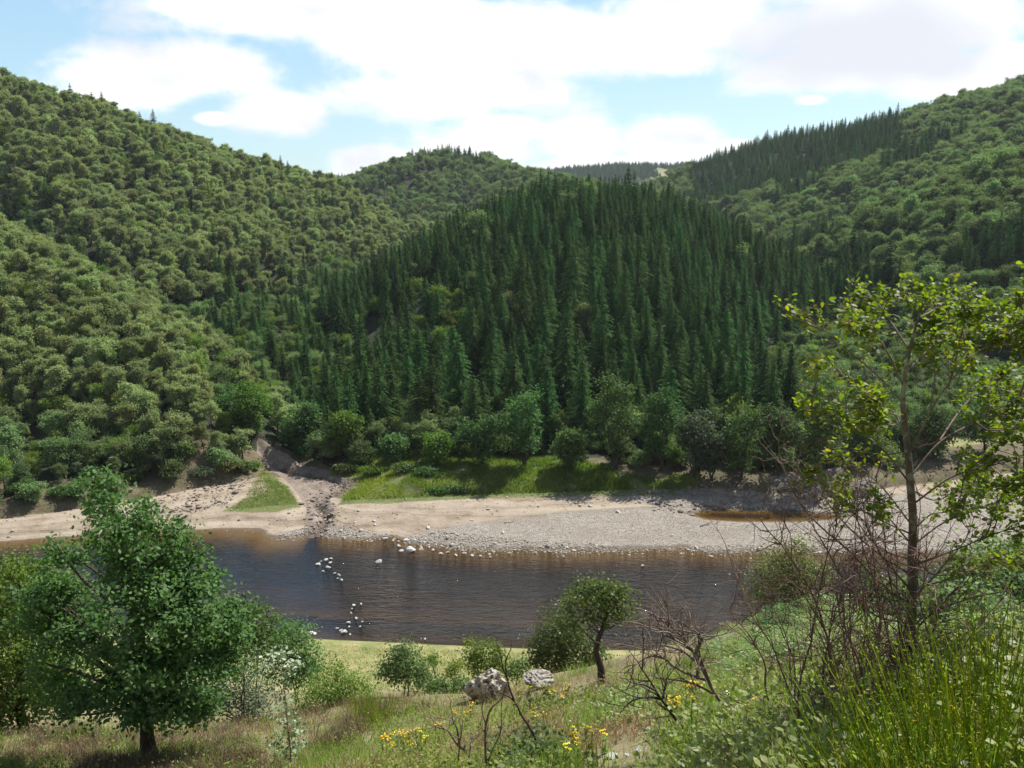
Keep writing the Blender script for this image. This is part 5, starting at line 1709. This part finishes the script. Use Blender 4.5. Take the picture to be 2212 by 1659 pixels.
def frond(rng, g, a, az, L, t0):
    d = np.array([math.cos(az) * 0.75, math.sin(az) * 0.75, 0.75])
    P = [np.array(a, float)]
    n = 14
    for i in range(n):
        d = unit(d + np.array([math.cos(az) * 0.04, math.sin(az) * 0.04, -0.11]))
        P.append(P[-1] + d * L / n)
    P = np.array(P)
    g.tube(P, np.linspace(0.006, 0.0015, n + 1), 3, t0, 1)
    C, N, A, S, T = [], [], [], [], []
    side = np.array([-math.sin(az), math.cos(az), 0])
    for i in range(3, n + 1):
        f = (i - 3) / (n - 3)
        pl = L * 0.34 * (1 - f) ** 0.8 * min(1, 0.55 + f * 2) + 0.02
        t = unit(P[i] - P[i - 1])
        for sg in (-1, 1):
            ax = unit(side * sg + t * 0.35 + np.array([0, 0, -0.12]))
            m = max(3, int(pl / 0.045))
            for k in range(m):
                q = (k + 0.5) / m
                for s2 in (-1, 1):
                    C.append(P[i] + ax * pl * q)
                    A.append(t * s2 * 0.9 + ax * 0.6)
                    N.append(np.cross(side, t) * -1 * np.sign(np.cross(side, t)[2] * -1 + 1e-6) + rng.normal(size=3) * 0.2)
                    S.append((0.075 * (1 - q) + 0.025) * (0.6 + 0.4 * (1 - f)))
                    T.append(np.clip(t0 + rng.normal() * 0.1, 0, 1))
    g.leaves(np.array(C), np.array(N), np.array(S), [(0, 0), (0.22, 0.45), (0, 1), (-0.22, 0.45)], rng, np.array(T), axis=np.array(A))


FERNS = []
for _ in range(4):
    g = Geo()
    for k in range(7):
        frond(rb, g, (rb.normal() * 0.05, rb.normal() * 0.05, 0), k * 0.9 + rb.normal() * 0.25, rb.uniform(0.8, 1.25), np.clip(0.5 + rb.normal() * 0.18, 0, 1))
    FERNS.append(g.mesh('fern', [M_FERN, M_FERN]))


def hits(px, py):
    """many ground points at once, from the fast height look-up"""
    px, py = np.asarray(px, float), np.asarray(py, float)
    u, v = (px - 512) / FPX, (384 - py) / FPX
    ry_, rz_ = CP + v * SP, -SP + v * CP
    D = np.full(len(px), np.nan)
    for d in np.arange(1.5, 70, 0.08):
        t = d / ry_
        z = EYE + rz_ * t
        m = np.isnan(D) & (z <= hmap(u * t, np.full(len(px), d)))
        D[m] = d
    okk = ~np.isnan(D)
    t = D / ry_
    return np.stack([u * t, D, hmap(u * t, D)], -1)[okk]


def in_px(poly, n, rng):
    poly = np.array(poly, float)
    q = rng.uniform(poly.min(0), poly.max(0), (n * 4, 2))
    q = q[poly_sd(q[:, 0], q[:, 1], poly) < 0][:n]
    return hits(q[:, 0], q[:, 1])


FERN_POLY = [(700, 668), (735, 640), (770, 622), (815, 605), (870, 596), (930, 590), (1040, 590), (1040, 655), (940, 650), (880, 662), (800, 672), (740, 680)]
FP = in_px(FERN_POLY, 95, rb)
for p in FP:
    o = obj('bracken_fern', FERNS[rb.integers(4)], None, p - np.array([0, 0, 0.05]))
    s = rb.uniform(0.9, 1.4)
    o.scale = (s, s, s)
    o.rotation_euler = (rb.normal() * 0.1, rb.normal() * 0.1, rb.random() * 6.28)
    tag(o, 'light green bracken fern in the bank of ferns between river and thicket', 'fern', 'bracken ferns on the shoulder of the slope')


SH_POLY = [(705, 660), (745, 634), (800, 612), (860, 596), (940, 592), (1040, 592), (1040, 650), (900, 655), (800, 668), (740, 676)]
for p in in_px(SH_POLY, 26, rb):
    v = rb.integers(4)
    h_ = rb.uniform(0.6, 1.25)
    t = thing('bramble_bush', 'dark green bramble mound rising among the pale bracken', 'shrub', p - np.array([0, 0, 0.08]), rb.random() * 6.28, 'bramble mounds among the bracken')
    t.scale = (h_ / 10 * rb.uniform(1.0, 1.5),) * 2 + (h_ / 10,)
    obj('stem', PROTO['bush'][v][0], t)
    obj('crown', PROTO['bush'][v][1], t)


def blades(name, P, n_per, h, w, mat, label, rng, tint=0.5, tsd=0.15, spread=0.10, lean=0.35):
    """grass: each tuft is n_per tapering blades of two quads"""
    m = len(P) * n_per
    k = np.repeat(np.arange(len(P)), n_per)
    B = P[k] + np.concatenate([rng.normal(size=(m, 2)) * spread, np.full((m, 1), -0.02)], 1)
    hh = np.broadcast_to(np.asarray(h, float), (len(P),))[k] * rng.uniform(0.45, 1.2, m)
    ww = w * rng.uniform(0.7, 1.3, m)
    d = np.concatenate([rng.normal(size=(m, 2)) * lean, np.ones((m, 1))], 1)
    d = unit(d)
    a = rng.random(m) * 6.28
    sx_ = np.stack([np.cos(a), np.sin(a), np.zeros(m)], -1) * ww[:, None] * 0.5
    mid = B + d * (hh * 0.55)[:, None]
    d2 = unit(d + np.concatenate([d[:, :2] * 0.9, np.zeros((m, 1))], 1))
    tip = mid + d2 * (hh * 0.5)[:, None]
    V = np.stack([B - sx_, B + sx_, mid + sx_ * 0.8, mid - sx_ * 0.8, tip], 1)
    tt = np.clip(np.broadcast_to(np.asarray(tint, float), (len(P),))[k] + rng.normal(size=m) * tsd, 0, 1)
    g = Geo()
    i = np.arange(m)[:, None] * 5
    g.add(V.reshape(-1, 3), i + np.array([[0, 1, 2, 3]]), tt)
    off = g.n
    g.F.append((i + np.array([[3, 2, 4]])))
    g.T.append(tt)
    g.M.append(np.zeros(m, np.int32))
    return tag(obj(name, g.mesh(name, [mat])), label, kind='stuff')


BARE_PX = [(592, 752), (612, 738), (645, 730), (664, 738), (662, 760), (650, 810), (590, 810)]
SLOPE_POLY = [(-320, 740), (-40, 716), (120, 728), (200, 720), (300, 700), (330, 690), (440, 682), (560, 672), (640, 660), (760, 640), (900, 610), (1060, 600), (1420, 590), (1420, 830), (-320, 830)]
rg = np.random.default_rng(151)
Pm = in_px(SLOPE_POLY, 26500, rg)
nn = fbm(Pm[:, 0] * 0.55, Pm[:, 1] * 0.55, 61, 3)
bare_p = poly_sd(Pm[:, 0], Pm[:, 1], [hit(px, py)[:2] for px, py in BARE_PX]) < 0.1
leftness = sst(-Pm[:, 0], 1.0, 5.5)
dry = (nn + leftness * 0.10 + rg.normal(size=len(Pm)) * 0.10 > 0.02)
gr_ = ~dry & ~(bare_p & (rg.random(len(Pm)) < 0.93))
blades('grass', Pm[gr_], 7, 0.34, 0.013, M_GRASS, 'green tufted grass growing over the near slope', rg, 0.5 + nn[gr_] * 0.6)
dr_ = dry & (rg.random(len(Pm)) < 0.8) & ~(bare_p & (rg.random(len(Pm)) < 0.6))
blades('dry_grass', Pm[dr_], 7, 0.30, 0.011, M_DRY, 'straw coloured dry grass on the near slope', rg, 0.45, 0.2)
Ph = in_px([(-40, 722), (150, 735), (260, 722), (345, 700), (440, 690), (450, 708), (380, 722), (350, 745), (260, 790), (-40, 830)], 5200, rg)
hn_ = fbm(Ph[:, 0] * 0.8, Ph[:, 1] * 0.8, 71, 3)
blades('heather', Ph[hn_ > -0.04], 11, 0.36, 0.010, M_HEATH, 'brown dry heather covering the slope below the oaks', rg, 0.5, 0.22, 0.09, 0.5)
# meadow turf
Mp = in_px([(300, 645), (400, 648), (523, 654), (640, 656), (640, 672), (520, 690), (300, 690)], 5000, rg)
blades('meadow_grass', Mp[Mp[:, 1] > 50], 6, 0.14, 0.03, M_GRASS, 'short pale grass of the meadow strip', rg, 0.75, 0.18, 0.2, 0.5)


def weeds(name, P, n_per, leaf, hmax, mat, label, rng, spread=0.16, tint=0.5, stem=0.35):
    k = np.repeat(np.arange(len(P)), n_per)
    m = len(k)
    hh = hmax * (0.4 + 0.8 * rng.random(len(P)))[k]
    C = P[k] + np.concatenate([rng.normal(size=(m, 2)) * spread, (hh * rng.random(m) ** 0.7)[:, None]], 1)
    g = Geo()
    ct = np.broadcast_to(np.asarray(tint, float), (len(P),)) + rng.normal(size=len(P)) * 0.15
    g.leaves(C, rng.normal(size=(m, 3)) * 0.55 + np.array([0, -0.1, 0.9]), leaf * rng.uniform(0.6, 1.3, m), LEAF, rng, np.clip(ct[k] + rng.normal(size=m) * 0.12, 0, 1), fold=0.12)
    for i in range(len(P)):
        if rng.random() < stem:
            d = np.array([rng.normal() * 0.6, rng.normal() * 0.6, 0.8])
            g.tube(wander(rng, P[i], d, hmax * rng.uniform(0.8, 1.8), 6, 0.2, -0.08), np.linspace(0.006, 0.002, 6), 3, rng.random(), 1)
    return tag(obj(name, g.mesh(name, [mat, M_RED])), label, kind='stuff')


Bp = in_px([(690, 672), (760, 650), (880, 640), (1050, 620), (1400, 600), (1400, 830), (1060, 830), (1050, 740), (900, 760), (860, 830), (640, 830), (640, 775), (690, 735), (735, 722), (700, 700)], 2500, rg)
Bp = Bp[poly_sd(Bp[:, 0], Bp[:, 1], [hit(px, py)[:2] for px, py in BARE_PX]) > 0.1]
weeds('brambles', Bp, 15, 0.062, 0.42, M_BRAMBLE, 'low tangled brambles with grey green leaves', rg, 0.17)
Wp = in_px([(395, 705), (560, 682), (690, 672), (700, 745), (560, 745), (560, 830), (340, 830), (340, 740)], 1150, rg)
Wp = Wp[poly_sd(Wp[:, 0], Wp[:, 1], [hit(px, py)[:2] for px, py in BARE_PX]) > 0.2]
wn = fbm(Wp[:, 0] * 0.7, Wp[:, 1] * 0.7, 81, 3)
weeds('weeds', Wp[wn > -0.1], 14, 0.055, 0.32, M_GRASS, 'leafy green weeds scattered through the grass', rg, 0.13, 0.45)
Vp = in_px([(500, 740), (560, 735), (565, 790), (500, 800)], 70, rg)
weeds('bramble_patch', Vp, 22, 0.07, 0.4, M_SHRUB, 'dark leafy bramble patch behind the dead stems', rg, 0.16)
Up = in_px([(600, 705), (650, 695), (660, 725), (600, 735)], 60, rg)
weeds('weed_patch', Up, 24, 0.05, 0.55, M_BRAMBLE, 'taller reddish stemmed weed clump on the open slope', rg, 0.18)
Lp = in_px([(-40, 735), (250, 730), (300, 760), (250, 830), (-40, 830)], 260, rg)
weeds('weed_cover', Lp, 14, 0.07, 0.4, M_GRASS, 'scattered green weeds in the brown heather', rg, 0.2, 0.4)
# bank grass on the far side
Gp = flat_rand(RGRASS, 9000, 1.8, rg)
Gp = np.concatenate([Gp, flat_rand([(560, 492), (600, 478), (700, 476), (690, 489), (640, 491)], 2500, 2.2, rg)])
Gp = Gp[(Gp[:, 1] > np.interp(Gp[:, 0], BANK[:, 0], BANK[:, 1]) - 0.3) & (line_d(Gp[:, 0], Gp[:, 1], STREAM)[0] > 2.0)]
Gq = np.concatenate([Gp, hmap(Gp[:, 0], Gp[:, 1])[:, None]], 1)
gt = 0.42 + 0.75 * fbm(Gp[:, 0] * 0.25, Gp[:, 1] * 0.25, 91, 3) + 0.35 * sst(-Gp[:, 0], 12, 17)
pk = fbm(Gp[:, 0] * 0.5, Gp[:, 1] * 0.5, 94, 3) > -0.13
Gq, gt, Gp = Gq[pk], gt[pk], Gp[pk]
blades('bank_grass', Gq, 6, 0.42 + 0.6 * (fbm(Gp[:, 0] * 0.2, Gp[:, 1] * 0.2, 92, 3)), 0.06, M_REEDS, 'bright tall grass along the foot of the spruce hill', rg, gt, 0.15, 0.22, 0.3)
Hp = flat_rand([(262, 470), (288, 486), (298, 499), (230, 503), (246, 492)], 1600, 1.5, rg)
Hq = np.concatenate([Hp, hmap(Hp[:, 0], Hp[:, 1])[:, None]], 1)
blades('short_grass', Hq, 5, 0.16, 0.05, M_REEDS, 'short bright grass on the stream side of the low spur', rg, 0.4, 0.15, 0.2, 0.4)

# ------------------------------------------------------------------ flowers
def ragwort(rng, h, nf):
    st, fl = Geo(), Geo()
    C = []
    for k in range(2):
        Q = wander(rng, (rng.normal() * 0.03, rng.normal() * 0.03, -0.03), (rng.normal() * 0.12, rng.normal() * 0.12, 1), h * rng.uniform(0.75, 1.05), 7, 0.07)
        st.tube(Q, np.linspace(0.006, 0.003, 7), 4, 0.4)
        for j in range(10):
            p = Q[rng.integers(1, 6)]
            st.leaves(p[None] + rng.normal(size=(1, 3)) * 0.02, rng.normal(size=(1, 3)) * 0.5 + np.array([[0, 0, 1.0]]), 0.09, LEAF, rng, 0.4)
        for j in range(nf):
            e = Q[-1] + np.array([rng.normal() * 0.032, rng.normal() * 0.032, rng.normal() * 0.018])
            st.tube(np.array([Q[-2], e]), [0.002, 0.0015], 3, 0.4)
            C.append(e)
    a = np.arange(8) * math.pi / 4
    fl.leaves(np.array(C), rng.normal(size=(len(C), 3)) * 0.3 + np.array([0, -0.25, 1.0]), rng.uniform(0.011, 0.018, len(C)), np.stack([np.cos(a), np.sin(a)], -1), rng, rng.random(len(C)))
    return st, fl


rf = np.random.default_rng(171)
RAG = [tuple(x.mesh(n_, [m_]) for x, n_, m_ in zip(ragwort(rf, 0.6, 7), ('stem', 'blossom'), (M_GRASS, M_FLOWER))) for _ in range(3)]
WHT = [tuple(x.mesh(n_, [m_]) for x, n_, m_ in zip(ragwort(rf, 0.55, 8), ('stem', 'blossom'), (M_GRASS, M_WHITE))) for _ in range(1)]


def flower(px, py, me, label, group, nm, s):
    """flower head at a pixel: the stem stands on the ground a stem's length below"""
    P = hit(px, py + 24 * s)
    t = thing(nm, label, 'flower', P, rf.random() * 6.28, group)
    t.scale = (s, s, s)
    obj('stem', me[0], t)
    obj('blossom', me[1], t)


for px, py in [(390, 731), (397, 727), (409, 726), (385, 738), (403, 733), (421, 737), (414, 741), (393, 741)]:
    flower(px, py, RAG[rf.integers(3)], 'yellow ragwort in the patch beside the heath', 'yellow flowers beside the heath', 'yellow_flower', rf.uniform(0.8, 1.1))
for px, py in [(568, 678), (545, 681), (553, 685), (531, 684), (521, 687), (517, 697), (563, 692), (534, 710), (537, 714), (466, 706), (455, 712), (437, 725), (428, 741), (550, 683), (470, 702)]:
    flower(px, py, RAG[rf.integers(3)], 'yellow ragwort around the two pale rocks', 'yellow flowers around the pale rocks', 'yellow_flower', rf.uniform(0.8, 1.1))
for px, py in [(575, 740), (576, 748), (567, 755), (571, 744), (590, 752), (603, 738)]:
    flower(px, py, RAG[rf.integers(3)], 'yellow ragwort beside the bare stony patch', 'yellow flowers by the bare patch', 'yellow_flower', rf.uniform(0.7, 0.9))
for px, py in [(688, 697), (690, 702), (670, 705), (676, 708), (684, 694), (672, 711), (748, 712)]:
    flower(px, py, RAG[rf.integers(3)], 'yellow ragwort under the arching dead broom', 'yellow flowers under the dead broom', 'yellow_flower', rf.uniform(0.75, 1.0))
for px, py, lab in [(730, 701, 'flat white flower head beside the bleached dead broom'), (789, 667, 'flat white flower head among the bracken edge'), (419, 743, 'white flower head near the ragwort patch'), (578, 699, 'white flower head on the slope behind the bare patch')]:
    flower(px, py, WHT[0], lab, None, 'white_flower', 0.55)


# ------------------------------------------------------------------ air
hz = Geo()
bx0, bx1, by0, by1, bz0, bz1 = XS[0] - 2, XS[-1] + 2, YS[0] - 2, YS[-1] + 2, float(GZ.min()) - 1.0, float(GZ.max()) + 30.0
hz.add([(x, y, z) for z in (bz0, bz1) for y in (by0, by1) for x in (bx0, bx1)], [(0, 2, 3, 1), (4, 5, 7, 6), (0, 1, 5, 4), (2, 6, 7, 3), (0, 4, 6, 2), (1, 3, 7, 5)])
hm_ = bpy.data.materials.new('haze')
hm_.use_nodes = True
ht = NT(hm_.node_tree)
pv = ht.n('ShaderNodeVolumePrincipled', inp={'Color': (0.86, 0.93, 1.0), 'Density': 0.00008, 'Anisotropy': 0.25})
ht.t.links.new(pv.outputs[0], ht.n('ShaderNodeOutputMaterial').inputs[1])
tag(obj('haze', hz.mesh('haze', [hm_])), 'thin pale summer haze over the valley', kind='stuff')
SC.cycles.volume_bounces = 0
